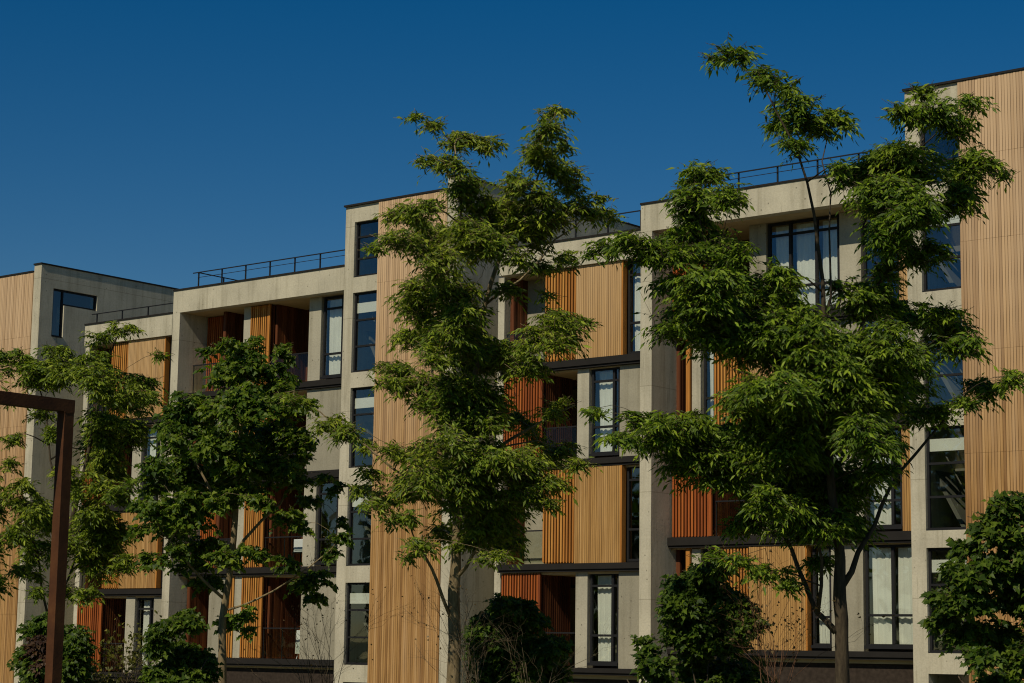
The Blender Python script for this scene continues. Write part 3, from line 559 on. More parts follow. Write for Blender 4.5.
# --- block 2 (x -53.7 .. -45.4)
W = 47.5
b2 = block('tall apartment block with orange slat screens under a long cantilevered roof edge', -53.7, -45.4, W, 13.95)
x0, x1 = -53.7, -45.385
lev = [1.12, 4.12, 7.24, 10.26]
shell(b2, x0, x1, W, lev, 13.13, 13.92, 0)
roof_railing(b2, -52.75, -45.6, 47.25, 13.95, 0.6, back=4.0)
box_part('wall', M['concrete'], b2, (x0, -53.33, 47.0, 59, 0, 13.127))
for z0, z1 in ((3.91,4.18),(6.98,7.3),(10.04,10.3),(.92,1.18)): band(b2, -53.325, x1, W, z0, z1)
box_part('plinth', M['plinth'], b2, (-53.3, x1-.02, W+.1, W+.4, 0, .85))
for k, (za, zb) in enumerate(((1.18,3.9),(4.18,6.97),(7.3,10.03),(10.3,13.125))):
    box_part('pier', M['pier'], b2, (-50.6,-50.27,W,W+.3,za,zb))
    if k % 2 == 1:
        slat_screen(b2, -53.28, -51.95, W+.75, za, zb, 'redslat', ret=.5, back=True)
        slat_screen(b2, -50.25, -49.35, W-.03, za, zb, 'slat', ret=1.6, back=True)
        loggia(b2, -51.85, -50.66, W, za, zb)
        loggia(b2, -49.28, -47.5, W, za, zb, door=(-49.0,-48.25,za+2.1))
        slat_screen(b2, -48.2, -47.55, W+1.45, za+.05, zb-.75, 'slat')
        balustrade(b2, -49.25, -47.46, W+.04, za)
        balustrade(b2, -53.2, -50.62, W+.09, za)
        box_part('pier', M['pier'], b2, (-47.44,-46.88,W,W+.3,za,zb))
        window(b2, -46.82, -45.42, W+.06, za+.1, zb-.02, mull=(-45.95,), trans=(za+.88, zb-.42), cur=((-46.7,-46.03),) if k==3 else None)
    else:
        loggia(b2, -53.2, -51.9, W, za, zb)
        box_part('wall_panel', M['render'], b2, (-51.88,-51.0,W+.02,W+.25,za,zb))
        slat_screen(b2, -50.95, -50.6, W-.03, za, zb, 'slat', back=True)
        slat_screen(b2, -50.25, -49.3, W-.03, za, zb, 'slat', ret=1.6, back=True)
        loggia(b2, -49.25, -47.52, W, za, zb)
        balustrade(b2, -49.2, -47.46, W+.04, za)
        box_part('wall_panel', M['render'], b2, (-47.44, x1, W, W+.25, za, zb))
box_part('side_lining', M['interior'], b2, (-47.56,-47.45,W+.26,W+1.6,1.2,3.88))

# --- stair tower B
tB = tower('stair_tower', 'middle stair tower with stacked narrow windows beside pale larch cladding',
           -45.38, -43.87, -40.5, 15.88, [(13.5,15.34),(10.37,12.99),(7.28,9.87),(4.15,6.70),(1.04,3.62),(0.0,0.5)], (-44.97,-43.885),
           [13.2, 10.6, 7.9, 5.2, 2.57], [0.3, 3.0, 6.0, 9.0, 12.0])
box_part('side_wall', M['concrete'], tB, (-40.93, -40.5, 46.97, 59, 0, 16.28))
box_part('side_coping', M['band'], tB, (-40.95, -40.47, 46.93, 59, 16.281, 16.34))
for zb, zt in ((13.5,15.34),(10.37,12.99),(7.28,9.87),(4.15,6.70),(1.04,3.62)):
    h = zt-zb
    low = h < 2
    window(tB, -44.97+.003, -43.885-.003, 47.1, zb+.003, zt-.003, trans=((zb+.62, zt-.5) if low else (zb+.86, zb+1.72)), blind=None if low else (zt-.66, zt-.33), t=.06)

# --- block 3 (x -40.5 .. -33.5)
W = 47.25
b3 = block('apartment block with flush larch panels and orange slats between two concrete walls', -38.8, -33.5, W, 13.75)
x0, x1 = -38.8, -33.51
lev = [1.05, 4.05, 7.1, 10.05]
shell(b3, x0, x1, W, lev, 12.9, 13.7, 0)
roof_railing(b3, -38.5, -33.7, 47.25, 13.74, 0.62, rung=False)
for z0, z1 in ((3.86,4.1),(6.9,7.14),(9.83,10.1),(.9,1.1)): band(b3, x0, x1, W, z0, z1, proud=.2)
box_part('plinth', M['plinth'], b3, (x0+.02, x1-.02, W+.1, W+.4, 0, .83))
for k, (za, zb) in enumerate(((1.1,3.85),(4.1,6.89),(7.14,9.82),(10.1,12.895))):
    if k % 2 == 0:
        slat_screen(b3, -38.72, -37.28, W-.06, za, zb, 'redslat', ret=1.5, back=True)
        loggia(b3, -38.7, -35.95, W, za, zb, door=(-38.0,-36.05,za+2.45))
        slat_screen(b3, -38.55, -38.15, W+1.5, za, za+1.75, 'redslat', back=True)
        box_part('pier', M['pier'], b3, (-35.95,-35.52,W,W+.3,za,zb))
        window(b3, -35.46, -34.43, W+.06, za+.12, zb-.02, mull=(-34.66,), trans=(za+.93, zb-.4), cur=((-35.32,-34.72),))
        box_part('wall_panel', M['render'], b3, (-34.40, x1, W, W+.25, za, zb))
        balustrade(b3, -37.2, -35.98, W+.03, za)
    else:
        box_part('wall_panel', M['render'], b3, (-38.6,-37.72,W+.9,W+1.1,za,zb))
        box_part('inner_dark_sheet', M['band'], b3, (-37.7,-37.2,W+.9,W+1.05,za,zb))  # dark sheet added for the dark inner part of the loggia
        loggia(b3, -38.7, -37.2, W, za, zb)
        balustrade(b3, -38.7, -37.15, W+.03, za)
        slat_screen(b3, -37.12, -35.92, W-.13, za+.02, zb-.01, 'slat', back=True)
        wood_panel(b3, -35.9, -34.24, W-.16, za-.02, zb-.003)
        window(b3, -34.15, -33.53, W+.04, za+.03, zb-.02, trans=(za+.95, zb-.42), sill=False, cur=((-34.05,-33.6),) if k==3 else None)

box_part('side_wall', M['concrete'], b3, (x0-.25, x0-.002, W+.02, 59, 0, 12.895))
box_part('set_back_wall', M['concrete'], b3, (-40.48, x0-.26, 50.6, 50.9, 0, 12.8))

# --- block 4 (x -33.5 .. -24.9), ground half a metre higher
W = 48.0
b4 = block('nearest apartment block with wide curtained windows under a deep roof overhang', -33.5, -24.92, W, 14.47)
x0, x1 = -33.5, -24.925
lev = [1.62, 4.75, 7.85, 10.85]
shell(b4, x0, x1, W, lev, 13.63, 14.44, 0)
roof_railing(b4, -31.6, -25.2, 47.25, 14.47, 0.56, rung=True)
box_part('wall', M['concrete'], b4, (x0, -33.1, 47.0, 59, 0, 13.627))
for z0, z1 in ((4.52,4.82),(7.62,7.94),(10.64,10.9),(1.46,1.68)): band(b4, -33.095, x1, W, z0, z1, proud=.2)
box_part('plinth', M['plinth'], b4, (-33.08, x1-.02, W+.1, W+.4, 0, 1.4))
for k, (za, zb) in enumerate(((1.68,4.51),(4.82,7.61),(7.94,10.63),(10.9,13.625))):
    if k % 2 == 1:
        slat_screen(b4, -33.06, -31.75, W-.04, za, zb, 'redslat', ret=1.5, back=True)
        loggia(b4, -33.0, -30.5, W, za, zb)
        balustrade(b4, -31.6, -30.45, W+.04, za)
        box_part('wall_panel', M['render'], b4, (-30.42,-29.87,W,W+.25,za,zb))
        window(b4, -29.83, -27.55, W+.06, za+.12, zb-.02, mull=(-29.12,-28.28), trans=(za+.84, zb-.38), cur=((-29.7,-29.2),(-29.02,-28.36),(-28.2,-27.7)))
        box_part('pier', M['pier'], b4, (-27.51,-26.85,W,W+.3,za,zb))
        window(b4, -26.8, -25.72, W+.06, za+.12, zb-.02, mull=(-26.02,), trans=(za+.84, zb-.38), cur=((-26.7,-26.1),) if k==1 else None)
        wood_panel(b4, -25.68, x1, W-.04, za+.01, zb-.004, edge=False)
    else:
        box_part('pier', M['pier'], b4, (-32.4,-32.1,W+.02,W+.3,za,zb))
        box_part('post', M['slat'], b4, (-32.56,-32.43,W-.05,W+.05,za,zb))
        window(b4, -32.02, -31.62, W+.06, za+.1, zb-.02, trans=(za+.84,), sill=False, cur=((-31.95,-31.68),) if k==2 else None)
        loggia(b4, -33.05, -32.62, W, za, zb)
        slat_screen(b4, -31.58, -30.42, W-.09, za, zb-.01, 'slat', back=True)
        wood_panel(b4, -30.40, -28.6, W-.12, za-.02, zb-.003)
        window(b4, -28.48, -27.9, W+.06, za+.12, zb-.02, trans=(za+.9,), cur=((-28.4,-27.97),))
        box_part('wall_panel', M['render'], b4, (-27.87,-26.9,W,W+.25,za,zb))
        window(b4, -26.86, -24.96, W+.06, za+.12, zb-.02, mull=(-26.05,), trans=(za+.95,), cur=((-26.74,-26.12),(-25.98,-25.06)))

# --- stair tower C
tC = tower('stair_tower', 'near stair tower, the tallest, with broad windows beside tall larch cladding',
           -24.92, -23.36, -11.5, 16.42, [(13.8,15.55),(10.96,13.3),(7.89,10.38),(4.76,7.42),(1.66,4.32),(-0.01,1.14)], (-24.5,-23.375),
           [14.4, 12.16, 9.3, 6.68, 3.6, 0.92], [0.6, 3.4, 6.5, 9.5, 12.5], wood_bottom=0.9)
box_part('side_wall', M['concrete'], tC, (-11.93, -11.5, 46.97, 59, 0, 16.7))
for zb, zt in ((13.8,15.55),(10.96,13.3),(7.89,10.38),(4.76,7.42),(1.66,4.32)):
    low = zt-zb < 2
    window(tC, -24.497, -23.378, 47.1, zb+.003, zt-.003, trans=((zb+.62,) if low else (zb+.86, zb+1.72)), blind=None if low else (zt-.62, zt-.3), t=.06)

# things left on the balconies
o = MB()
o.box(-48.3,-47.62,47.95,48.3,4.701,5.12); o.box(-48.26,-47.66,47.93,47.948,4.76,5.08)
tag(o.build('storage_box', M['white'], None), 'small white storage box on a second floor loggia behind the maple', 'box')
st = empty('side_table', (-47.96, 48.12, 4.12)); tag(st, 'dark side table under the white storage box on the loggia', 'table')
MB().box(-48.35,-47.57,47.92,48.33,4.66,4.70).build('tabletop', M['frame'], st)
for lx in (-48.32,-47.64):
    for ly in (47.94,48.27): MB().box(lx,lx+.04,ly,ly+.04,4.12,4.659).build('leg', M['frame'], st)
a = empty('clothes_airer', (-47.85, 48.2, 1.12)); tag(a, 'cream cloth hung over an airer on the ground floor loggia', 'clothes airer')
fr = MB()
for x in (-48.1,-47.62):
    fr.tube([(x,48.0,1.12),(x,48.4,2.1)], [.012,.012], 5); fr.tube([(x,48.4,1.12),(x,48.0,2.1)], [.012,.012], 5)
for yy in (48.0,48.1,48.2,48.3,48.4): fr.tube([(-48.12,yy,2.1),(-47.6,yy,2.1)], [.008,.008], 5)
fr.build('frame', M['white'], a)
curtain(a, -48.1, -47.62, 47.98, 1.35, 2.12, amp=.02, mat='blind', name='cloth')

# ------------------------------------------------------------------ steel portal frame at the left
p = empty('steel_frame', (-19.61, 15.43, 0)); tag(p, 'rusty weathering steel portal frame standing in front of the trees', 'portal frame')
def hbox(mb, x0, x1, y0, y1, z0, z1): mb.box(x0, x1, y0, y1, z0, z1)
PX, PW = -19.54, 0.14
def post(y):
    a, b = PX-PW, PX
    mm = MB()
    mm.box(a, b, y, y+.012, 0, 4.4); mm.box(a, b, y+PW-.012, y+PW, 0, 4.4)
    mm.box(a, a+.012, y+.0121, y+PW-.0121, 0, 4.4); mm.box(b-.012, b, y+.0121, y+PW-.0121, 0, 4.4)
    o = mm.build('post', M['corten'], p)
    w = MB()                                               # weld bead and a bolted splice
    w.box(a-.004, b+.004, y-.004, y+PW+.004, 4.388, 4.402)
    w.build('weld_seam', M['corten'], o)
    pl = MB(); pl.box(a-.09, b+.09, y-.09, y+PW+.09, 0.012, .035); pl.build('base_plate', M['corten'], o)
    return o
post(15.45); post(9.6)
m = MB(); m.box(PX-PW, PX, 9.6, 15.6, 4.403, 4.55); m.build('lintel', M['corten'], p)

# ------------------------------------------------------------------ trees and shrubs
CAM_YAW = math.radians(39.1534)

LEAF_LONG = (np.array([(0,0,0),(.42,.15,.03),(1,0,-.10),(.42,-.15,.03)]), [(0,1,2),(0,2,3)])
LEAF_LOBED = (np.array([(0,0,0),(.18,.46,-.03),(.48,.24,.02),(1,0,-.12),(.48,-.24,.02),(.18,-.46,-.03)]), [(0,1,2),(0,2,3),(0,3,4),(0,4,5)])

def crown_mesh(name, pads, rng, leaf, size, per_m2, droop, mat, parent, spray=1.0, depth=1.0, hang=0.45, k_leaf=(7, 12), solid=False):
    tmpl, tris = leaf
    Pos = []; Dir = []; Nor = []; Len = []
    twigs = []
    PC = np.array([p[:3] for p in pads]); bridge = []
    if not solid:
        for i, p in enumerate(pads):
            dd = np.linalg.norm(PC-PC[i], axis=1); dd[i] = 9
            for j in np.argsort(dd)[:2]:
                if dd[j] < 1.5:
                    t = rng.uniform(.3, .7); q = PC[i]*(1-t)+PC[j]*t+rng.normal(0,.08,3)
                    if min(p[3], pads[j][3]) > .42: bridge.append((*q, .6*(p[3]+pads[j][3])/2, .75*(p[4]+pads[j][4])/2, .3))
    for (cx, cy, cz, ru, rh, *dn) in list(pads)+bridge:
        c = np.array((cx, cy, cz)); rw = max(ru, rh*1.2)*depth
        nt = max(5, int((dn[0] if dn else 1)*per_m2*(ru*rh*math.pi)*(1+0.6*min(rw,1.2)))+2)
        kk = (5 if ru > .25 else 3) if not solid else 4
        q = max(.45, 1-.55*size/max(ru,.12))
        sub = [(c + rng.uniform(-.75,.75,3)*np.array((ru, rw, rh))*q, (rng.uniform(.42,.72) if not solid else rng.uniform(.6,.9))) for _ in range(kk)]
        c0 = c
        for i in range(nt):
            c, sf = sub[i % kk] if rng.random() < .85 else (c0, 1.05)
            ph = rng.uniform(0, 2*math.pi)
            el = math.asin(rng.uniform(-0.75, 1.0))
            rad = rng.uniform(.25, 1.0)**0.6
            e = c + np.array((math.cos(ph)*math.cos(el)*ru, math.sin(ph)*math.cos(el)*rw, math.sin(el)*rh))*rad*sf*q
            out = np.array((math.cos(ph), math.sin(ph), rng.uniform(-.15, .45))); out /= np.linalg.norm(out)
            L = min(rng.uniform(.25, .55)*spray, .3+.9*ru)
            p0 = e - out*L*.75
            K = rng.integers(*k_leaf)
            t = np.linspace(.12, 1, K)
            pts = p0 + out*(L*t)[:,None]; dr = droop*rng.uniform(.3,1.7); pts[:,2] -= dr*L*t**2
            tang = np.tile(out, (K,1)); tang[:,2] -= 2*dr*t; tang /= np.linalg.norm(tang, axis=1)[:,None]
            side = np.cross(tang, (0,0,1)); side /= (np.linalg.norm(side, axis=1)[:,None]+1e-6)
            sg = np.where(np.arange(K) % 2 == 0, 1., -1.)[:,None]
            d = tang*.65 + side*sg*rng.uniform(.5,1.0,(K,1)) + rng.normal(0,.22,(K,3)); d[:,2] -= hang*rng.uniform(.4,1.3,K)
            d[-1] = tang[-1]+np.array((0,0,-hang*.5))
            d /= np.linalg.norm(d, axis=1)[:,None]
            up = np.array((-.32,-.5,.75)) + rng.normal(0,.5,(K,3))
            n = up - d*np.sum(up*d, axis=1)[:,None]; n /= (np.linalg.norm(n, axis=1)[:,None]+1e-6)
            Pos.append(pts); Dir.append(d); Nor.append(n); Len.append(size*rng.uniform(.5,1.2,K)*rng.uniform(.75,1.12))
            twigs.append((p0, pts[-1]))
    P = np.concatenate(Pos); D = np.concatenate(Dir); Nn = np.concatenate(Nor); L = np.concatenate(Len)
    Wd = np.cross(Nn, D)
    T = tmpl
    V = P[:,None,:] + L[:,None,None]*(T[None,:,0:1]*D[:,None,:] + T[None,:,1:2]*Wd[:,None,:] + T[None,:,2:3]*Nn[:,None,:])
    nL, nv = V.shape[0], V.shape[1]
    V = V.reshape(-1, 3)
    F = (np.arange(nL)[:,None,None]*nv + np.array(tris)[None]).reshape(-1)
    me = bpy.data.meshes.new(name)
    me.vertices.add(len(V)); me.vertices.foreach_set('co', V.astype(np.float32).ravel())
    nf = len(F)//3
    me.loops.add(len(F)); me.loops.foreach_set('vertex_index', F.astype(np.int32))
    me.polygons.add(nf); me.polygons.foreach_set('loop_start', np.arange(0, nf*3, 3, dtype=np.int32))
    me.polygons.foreach_set('loop_total', np.full(nf, 3, dtype=np.int32))
    me.materials.append(mat); me.update(calc_edges=True); me.validate()
    o = bpy.data.objects.new(name, me); COL.objects.link(o); o.parent = parent
    return o, twigs, nL

def wobble(pts, rng, amp):
    """resample a limb with small kinks"""
    out = [pts[0]]
    for (a, b) in zip(pts[:-1], pts[1:]):
        a3, b3 = np.array(a[:3]), np.array(b[:3]); L = np.linalg.norm(b3-a3)
        m = (a3+b3)/2 + rng.normal(0, amp*L, 3)*np.array((1,1,.4))
        out.append((*m, (a[3]+b[3])/2)); out.append(b)
    return out

def tree(name, spec, label, category, group, mat_leaf, mat_bark, leaf, size, per_m2, droop, seed, spray=1.0, hang=.45, depth=1.0, bare=()):
    rng = np.random.default_rng(seed)
    r = empty(name, (*spec['at'], 0), CAM_YAW); tag(r, label, category, group)
    m = MB(); skel = []
    for k, l in enumerate(spec['limbs']):
        pl = wobble(l, rng, .045 if k else .015)
        m.tube([q[:3] for q in pl], [q[3]*(1 if k == 0 else .78) for q in pl], 9 if k == 0 else 7)
        for a, b in zip(pl[:-1], pl[1:]):
            for t in (0, .5): skel.append(np.array(a)*(1-t)+np.array(b)*t)
        skel.append(np.array(pl[-1]))
    if not spec['limbs']:
        for k in range(7):
            a = rng.uniform(0, 2*math.pi); R = rng.uniform(.2,.7); h = rng.uniform(.8,1.5)
            pl = [(0.05*math.cos(a),0.05*math.sin(a),-.05,.03),(R*.4*math.cos(a),R*.4*math.sin(a),h*.6,.02),(R*math.cos(a),R*math.sin(a),h,.01)]
            m.tube([q[:3] for q in pl], [q[3] for q in pl], 6)
            for q in pl: skel.append(np.array(q))
    pads = sorted(spec['pads'], key=lambda p: min(np.linalg.norm(s[:3]-np.array(p[:3])) for s in skel))
    for p in pads:
        c = np.array(p[:3]); S = np.array(skel)
        dd = np.linalg.norm(S[:,:3]-c, axis=1)*(1+0.9*np.clip((S[:,2]-c[2]+.15)/.8, 0, 1))
        s = S[np.argmin(dd)]; L = np.linalg.norm(c-s[:3])
        if L < .08: continue
        r0 = min(s[3]*.75, .008+.011*L); r1 = .005
        mid1 = s[:3]*.66+c*.34 + np.array((0,0,.06*L))+rng.normal(0,.04*L,3); mid2 = s[:3]*.33+c*.67+np.array((0,0,.09*L))+rng.normal(0,.04*L,3)
        pl = [s[:3], mid1, mid2, c]; rr = [r0, r0*.7+r1*.3, r0*.4+r1*.6, r1]
        m.tube(pl, rr, 5)
        for a, b in zip(pl[1:], rr[1:]): skel.append(np.array((*a, b)))
    o, twigs, nL = crown_mesh('crown', spec['pads'], rng, leaf, size, per_m2, droop, M[mat_leaf], r, spray, depth, hang, solid=not spec['limbs'])
    for a, b in twigs: m.tube([a, b], [.004, .002], 3)
    for a in bare:                                        # bare winter-killed shoots
        base = np.array(a[:3])
        for _ in range(a[3]):
            v = np.array((rng.normal(0,.35), rng.normal(0,.35), rng.uniform(.6,1.1))); L = rng.uniform(.5,1.1)
            q1 = base+v*L*.5+rng.normal(0,.05,3); q2 = base+v*L+rng.normal(0,.08,3)
            m.tube([base, q1, q2], [.006,.004,.002], 3)
    t = m.build('trunk', M[mat_bark], None, smooth=True)
    t.parent = r
    return r, nL

for _t, _k in ((TREE_R,.68),(TREE_M,.72),(TREE_L,.66),(TREE_LL,.62)):
    _t['limbs'] = [[(a,b,c,max(.006,d*_k)) for a,b,c,d in l] for l in _t['limbs']]
GT = 'street trees in front of the terrace'
GS = 'shrubs along the foot of the terrace'
cnt = []
cnt.append(tree('ash_tree', TREE_R, 'tall dark multi-stemmed tree with long drooping leaves, its topmost spray standing clear on bare stems', 'tree', GT, 'leaf_ash', 'bark', LEAF_LONG, .15, 205, .34, 21, spray=1.15, bare=((-2.9,.3,6.6,5),(-2.2,.4,6.9,5),(.7,.2,7.6,4))))
cnt.append(tree('ash_tree', TREE_M, 'slim tree with forked feathery top before the middle stair tower, smooth pale trunk', 'tree', GT, 'leaf_mid', 'bark_pale', LEAF_LONG, .142, 200, .32, 22, spray=1.1))
cnt.append(tree('maple_tree', TREE_L, 'young maple with broad lobed leaves and a thin pale trunk before the orange loggias', 'tree', GT, 'leaf_maple', 'bark_pale', LEAF_LOBED, .12, 135, .4, 23, hang=.4, spray=.75))
cnt.append(tree('ash_tree', TREE_LL, 'small feathery tree behind the rusty steel frame', 'tree', GT, 'leaf_mid', 'bark', LEAF_LONG, .142, 180, .32, 24))
cnt.append(tree('shrub', BUSH_B1, 'dark shrub with some reddish leaves right behind the rusty steel post', 'shrub', GS, 'leaf_bush', 'bark', LEAF_LOBED, .105, 620, .3, 31, spray=.85))
def red_clump(root, pads):
    o, tw, n = crown_mesh('red_leaves', pads, np.random.default_rng(51), LEAF_LOBED, .10, 620, .3, M['leaf_red'], root, .6, 1.0, .45, solid=True)
red_clump(cnt[-1][0], [(-.14,-.44,1.5,.27,.28),(.0,-.48,1.1,.3,.3)])
cnt.append(tree('shrub', BUSH_B2, 'rounded green shrub at the foot of the maple trunk', 'shrub', GS, 'leaf_bush', 'bark', LEAF_LOBED, .12, 480, .3, 32, spray=.85))
cnt.append(tree('shrub', BUSH_B3, 'dark leafy shrub beside the pale trunk, in front of a red slat screen', 'shrub', GS, 'leaf_bush', 'bark', LEAF_LOBED, .11, 620, .3, 33, spray=.85))
cnt.append(tree('shrub', BUSH_B4, 'tall bushy shrub against the concrete wall beside the dark multi-stemmed tree', 'shrub', GS, 'leaf_bush', 'bark', LEAF_LOBED, .11, 600, .3, 34, spray=.85))
cnt.append(tree('shrub', BUSH_B6, 'low loose shrub in front of the concrete wall edge', 'shrub', GS, 'leaf_bush', 'bark', LEAF_LOBED, .11, 560, .3, 36, spray=.85))
cnt.append(tree('small_tree', BUSH_B5, 'dense dark small tree in front of the near stair tower cladding', 'tree', GT, 'leaf_bush', 'bark', LEAF_LOBED, .115, 560, .3, 35, spray=.9))
print('leaves', [c[1] for c in cnt], sum(c[1] for c in cnt))

# dry twiggy shrubs
def twig_shrub(at, h, spread, n, mat, label, seed, leafmat=None, nleaf=0, size=.05, split=4):
    rng = np.random.default_rng(seed)
    r = empty('twiggy_shrub', (*at, 0)); tag(r, label, 'shrub', 'dry twiggy shrubs')
    m = MB(); tips = []
    def grow(p, d, L, rad, lev):
        q = p + d*L*.5 + rng.normal(0,.04*L,3); e = p + d*L + rng.normal(0,.08*L,3)
        m.tube([p, q, e], [rad, rad*.8, rad*.55], 4 if lev else 5)
        tips.append(e)
        if lev < 3:
            for _ in range(rng.integers(2, split)):
                nd = d + rng.normal(0,.42,3); nd[2] = abs(nd[2])*.9+.1; nd /= np.linalg.norm(nd)
                s = rng.uniform(.45, 1.0)
                grow(p+(e-p)*s, nd, L*rng.uniform(.45,.75), rad*.55, lev+1)
    for _ in range(n):
        a = rng.uniform(0, 2*math.pi)
        d = np.array((math.cos(a)*spread, math.sin(a)*spread, 1.0)); d /= np.linalg.norm(d)
        grow(np.array((rng.normal(0,.08), rng.normal(0,.08), -.03)), d, h*rng.uniform(.5,.72), .009, 0)
    s = m.build('stems', M[mat], None, smooth=True); s.parent = r
    if nleaf:
        T = LEAF_LOBED[0]; mm = MB()
        for _ in range(nleaf):
            e = tips[rng.integers(0, len(tips))] + rng.normal(0,.05,3)
            d = rng.normal(0,1,3); d /= np.linalg.norm(d); w = np.cross(d, rng.normal(0,1,3)); w /= np.linalg.norm(w)
            n0 = len(mm.v); L = size*rng.uniform(.6,1.2)
            for t in T: mm.v.append(tuple(e+d*t[0]*L+w*t[1]*L))
            for q in LEAF_LOBED[1]: mm.f.append(tuple(n0+i for i in q))
        lv = mm.build('leaves', M[leafmat], None); lv.parent = r
    return r
twig_shrub((-29.88,30.6), 2.6, .32, 9, 'twig', 'grey twiggy bare shrub before the pebbled wall panel left of the middle stair tower', 41, 'leaf_dry', 160)
twig_shrub((-23.2,27.55), 2.5, .12, 10, 'twig', 'dry tan twiggy shrub right beside the smooth pale trunk', 42, 'leaf_dry', 80)
twig_shrub((-17.48,28.3), 2.75, .16, 9, 'bark_red', 'reddish dry twiggy shrub left of the dark multi-stemmed trunk', 43, 'leaf_dry', 260, .06)
twig_shrub((-31.64,26.57), 1.75, .4, 12, 'twig', 'small yellow-green shrub before the red ground floor loggia', 44, 'leaf_yellow', 700, .09)
twig_shrub((-22.0,27.9), 2.1, .2, 4, 'twig', 'sparse pale bare stems before the dark leafy shrub', 45)

# ------------------------------------------------------------------ ground
gm = MB(); gm.v += [(-600,-400,0),(500,-400,0),(500,700,0),(-600,700,0)]; gm.f.append((0,1,2,3))
def ground_mat():
    m, nt, out = new_mat('lawn')
    b = principled(nt, out, 0.95, 0.1)
    geo = N(nt, 'ShaderNodeNewGeometry')
    no = N(nt, 'ShaderNodeTexNoise', Scale=0.6, Detail=8.0); nt.links.new(geo.outputs['Position'], no.inputs['Vector'])
    r = ramp(nt, [(0.3, (0.05,0.065,0.02)), (0.6, (0.10,0.11,0.045)), (0.8, (0.17,0.14,0.085))])
    nt.links.new(no.outputs[0], r.inputs[0]); nt.links.new(r.outputs[0], b.inputs['Base Color'])
    return m
tag(gm.build('ground', ground_mat()), kind='structure')
def paving_mat():
    m, nt, out = new_mat('paving')
    b = principled(nt, out, 0.9, 0.15)
    geo = N(nt, 'ShaderNodeNewGeometry')
    br = N(nt, 'ShaderNodeTexBrick', Scale=2.5); br.inputs['Color1'].default_value = (.22,.20,.16,1); br.inputs['Color2'].default_value = (.19,.17,.135,1); br.inputs['Mortar'].default_value = (.17,.16,.14,1); br.inputs['Mortar Size'].default_value = .012
    nt.links.new(geo.outputs['Position'], br.inputs['Vector']); nt.links.new(br.outputs[0], b.inputs['Base Color'])
    return m
pm = MB(); pm.box(-120, 40, 31.5, 45.6, -.2, .02)
tag(pm.build('pavement', paving_mat()), kind='structure')
rm = MB(); rm.box(-160, 60, 2.5, 9.0, -.2, .012)
tag(rm.build('road', plain('asphalt', (.05,.05,.052), .9, .2, vary=.25, scale=20)), kind='structure')

# far side of the street: a wood that the lower windows mirror
def treeline():
    rng = np.random.default_rng(77)
    mb = MB()
    for x in np.arange(-150, -34, 5.0):
        h = rng.uniform(12.5, 17.5); cx = x+rng.normal(0,1); cy = -17+rng.normal(0,2)
        mb.tube([(cx,cy,-.1),(cx,cy,h*.7)], [.25,.1], 6)
        for _ in range(1500):
            v = rng.normal(0,1,3); v /= np.linalg.norm(v)
            rr = rng.uniform(.5,1)
            c = np.array((cx+v[0]*3.6*rr, cy+v[1]*3.2*rr, h*.52+v[2]*h*.48*rr))
            a = rng.normal(0,1,3); a /= np.linalg.norm(a); bb = np.cross(a, rng.normal(0,1,3)); bb /= np.linalg.norm(bb)
            s = rng.uniform(.28,.55); n0 = len(mb.v)
            for q in ((-s*a),(s*.6*bb),(s*a),(-s*.6*bb)): mb.v.append(tuple(c+q))
            mb.f.append((n0,n0+1,n0+2,n0+3))
    o = mb.build('wood', M['leaf_maple'])
    tag(o, kind='stuff', label='dark wood mirrored in the lower windows', category='wood')
treeline()

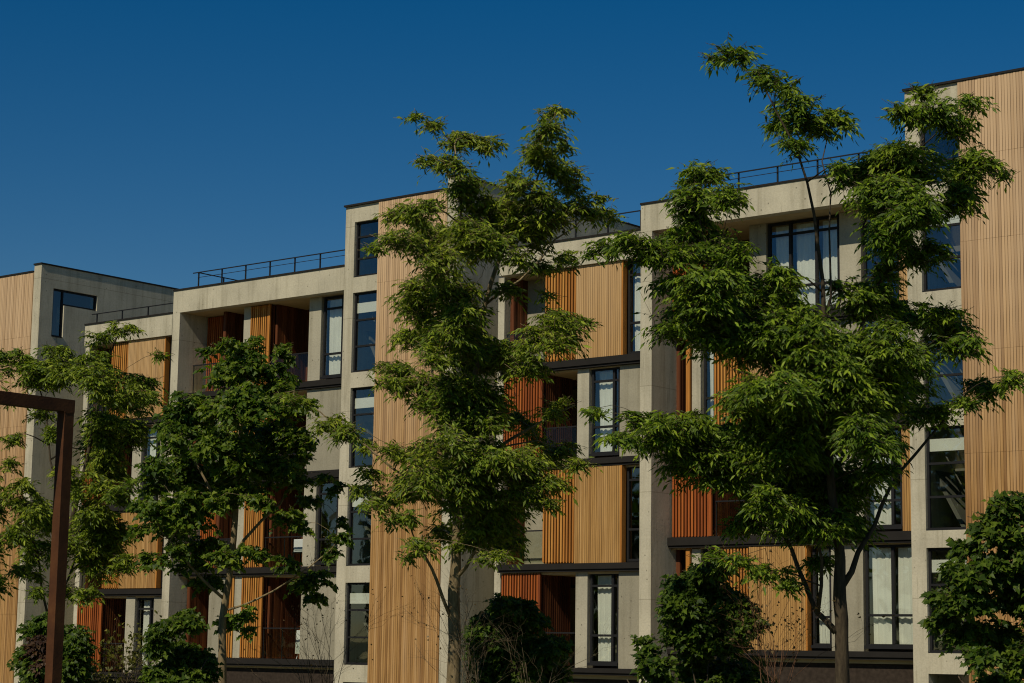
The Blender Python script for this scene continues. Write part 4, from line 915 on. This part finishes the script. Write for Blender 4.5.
# ------------------------------------------------------------------ camera
cam = bpy.data.cameras.new('camera'); cam.sensor_width = 36; cam.lens = 2021.35/1024*36
cam.clip_start = .5; cam.clip_end = 3000
co = bpy.data.objects.new('camera', cam); COL.objects.link(co)
yaw, pitch, roll = math.radians(39.1534), math.radians(8.6088), math.radians(0.80768)
F = Vector((-math.sin(yaw)*math.cos(pitch), math.cos(yaw)*math.cos(pitch), math.sin(pitch)))
Rr = Vector((math.cos(yaw), math.sin(yaw), 0)); U = Rr.cross(F)
R2 = math.cos(roll)*Rr + math.sin(roll)*U; U2 = -math.sin(roll)*Rr + math.cos(roll)*U
co.matrix_world = Matrix(((R2.x,U2.x,-F.x,0),(R2.y,U2.y,-F.y,0),(R2.z,U2.z,-F.z,1.65),(0,0,0,1)))
SC.camera = co

# ------------------------------------------------------------------ light
S = Vector((0.10, -1.0, 0.92)).normalized()
el = math.asin(S.z); az = math.atan2(S.x, S.y)
sun = bpy.data.lights.new('sun', 'SUN'); sun.energy = 4.0; sun.angle = math.radians(.53); sun.color = (1.0, .90, .74)
so = bpy.data.objects.new('sun', sun); COL.objects.link(so)
so.location = (0, 0, 60)
so.rotation_euler = S.to_track_quat('Z', 'Y').to_euler()
w = bpy.data.worlds.new('World'); SC.world = w; w.use_nodes = True
nt = w.node_tree; nt.nodes.clear()
sky = nt.nodes.new('ShaderNodeTexSky'); sky.sky_type = 'NISHITA'; sky.sun_disc = False
sky.sun_elevation = el; sky.sun_rotation = az
sky.air_density = 1.0; sky.dust_density = 0.0; sky.ozone_density = 2.0; sky.altitude = 300
bg = nt.nodes.new('ShaderNodeBackground'); bg.inputs[1].default_value = SKY_STRENGTH
wo = nt.nodes.new('ShaderNodeOutputWorld')
hs = nt.nodes.new('ShaderNodeHueSaturation'); hs.inputs['Hue'].default_value = .5035; hs.inputs['Saturation'].default_value = 1.53; hs.inputs['Value'].default_value = 1.02
nt.links.new(sky.outputs[0], hs.inputs['Color']); nt.links.new(hs.outputs[0], bg.inputs[0]); nt.links.new(bg.outputs[0], wo.inputs[0])

SC.view_settings.view_transform = 'Standard'; SC.view_settings.look = 'None'
SC.view_settings.gamma = 1; SC.view_settings.exposure = EXPOSURE
SC.view_settings.use_curve_mapping = False
SC.cycles.filter_width = 1.1; SC.cycles.max_bounces = 6; SC.cycles.transparent_max_bounces = 12
SC.cycles.use_denoising = True
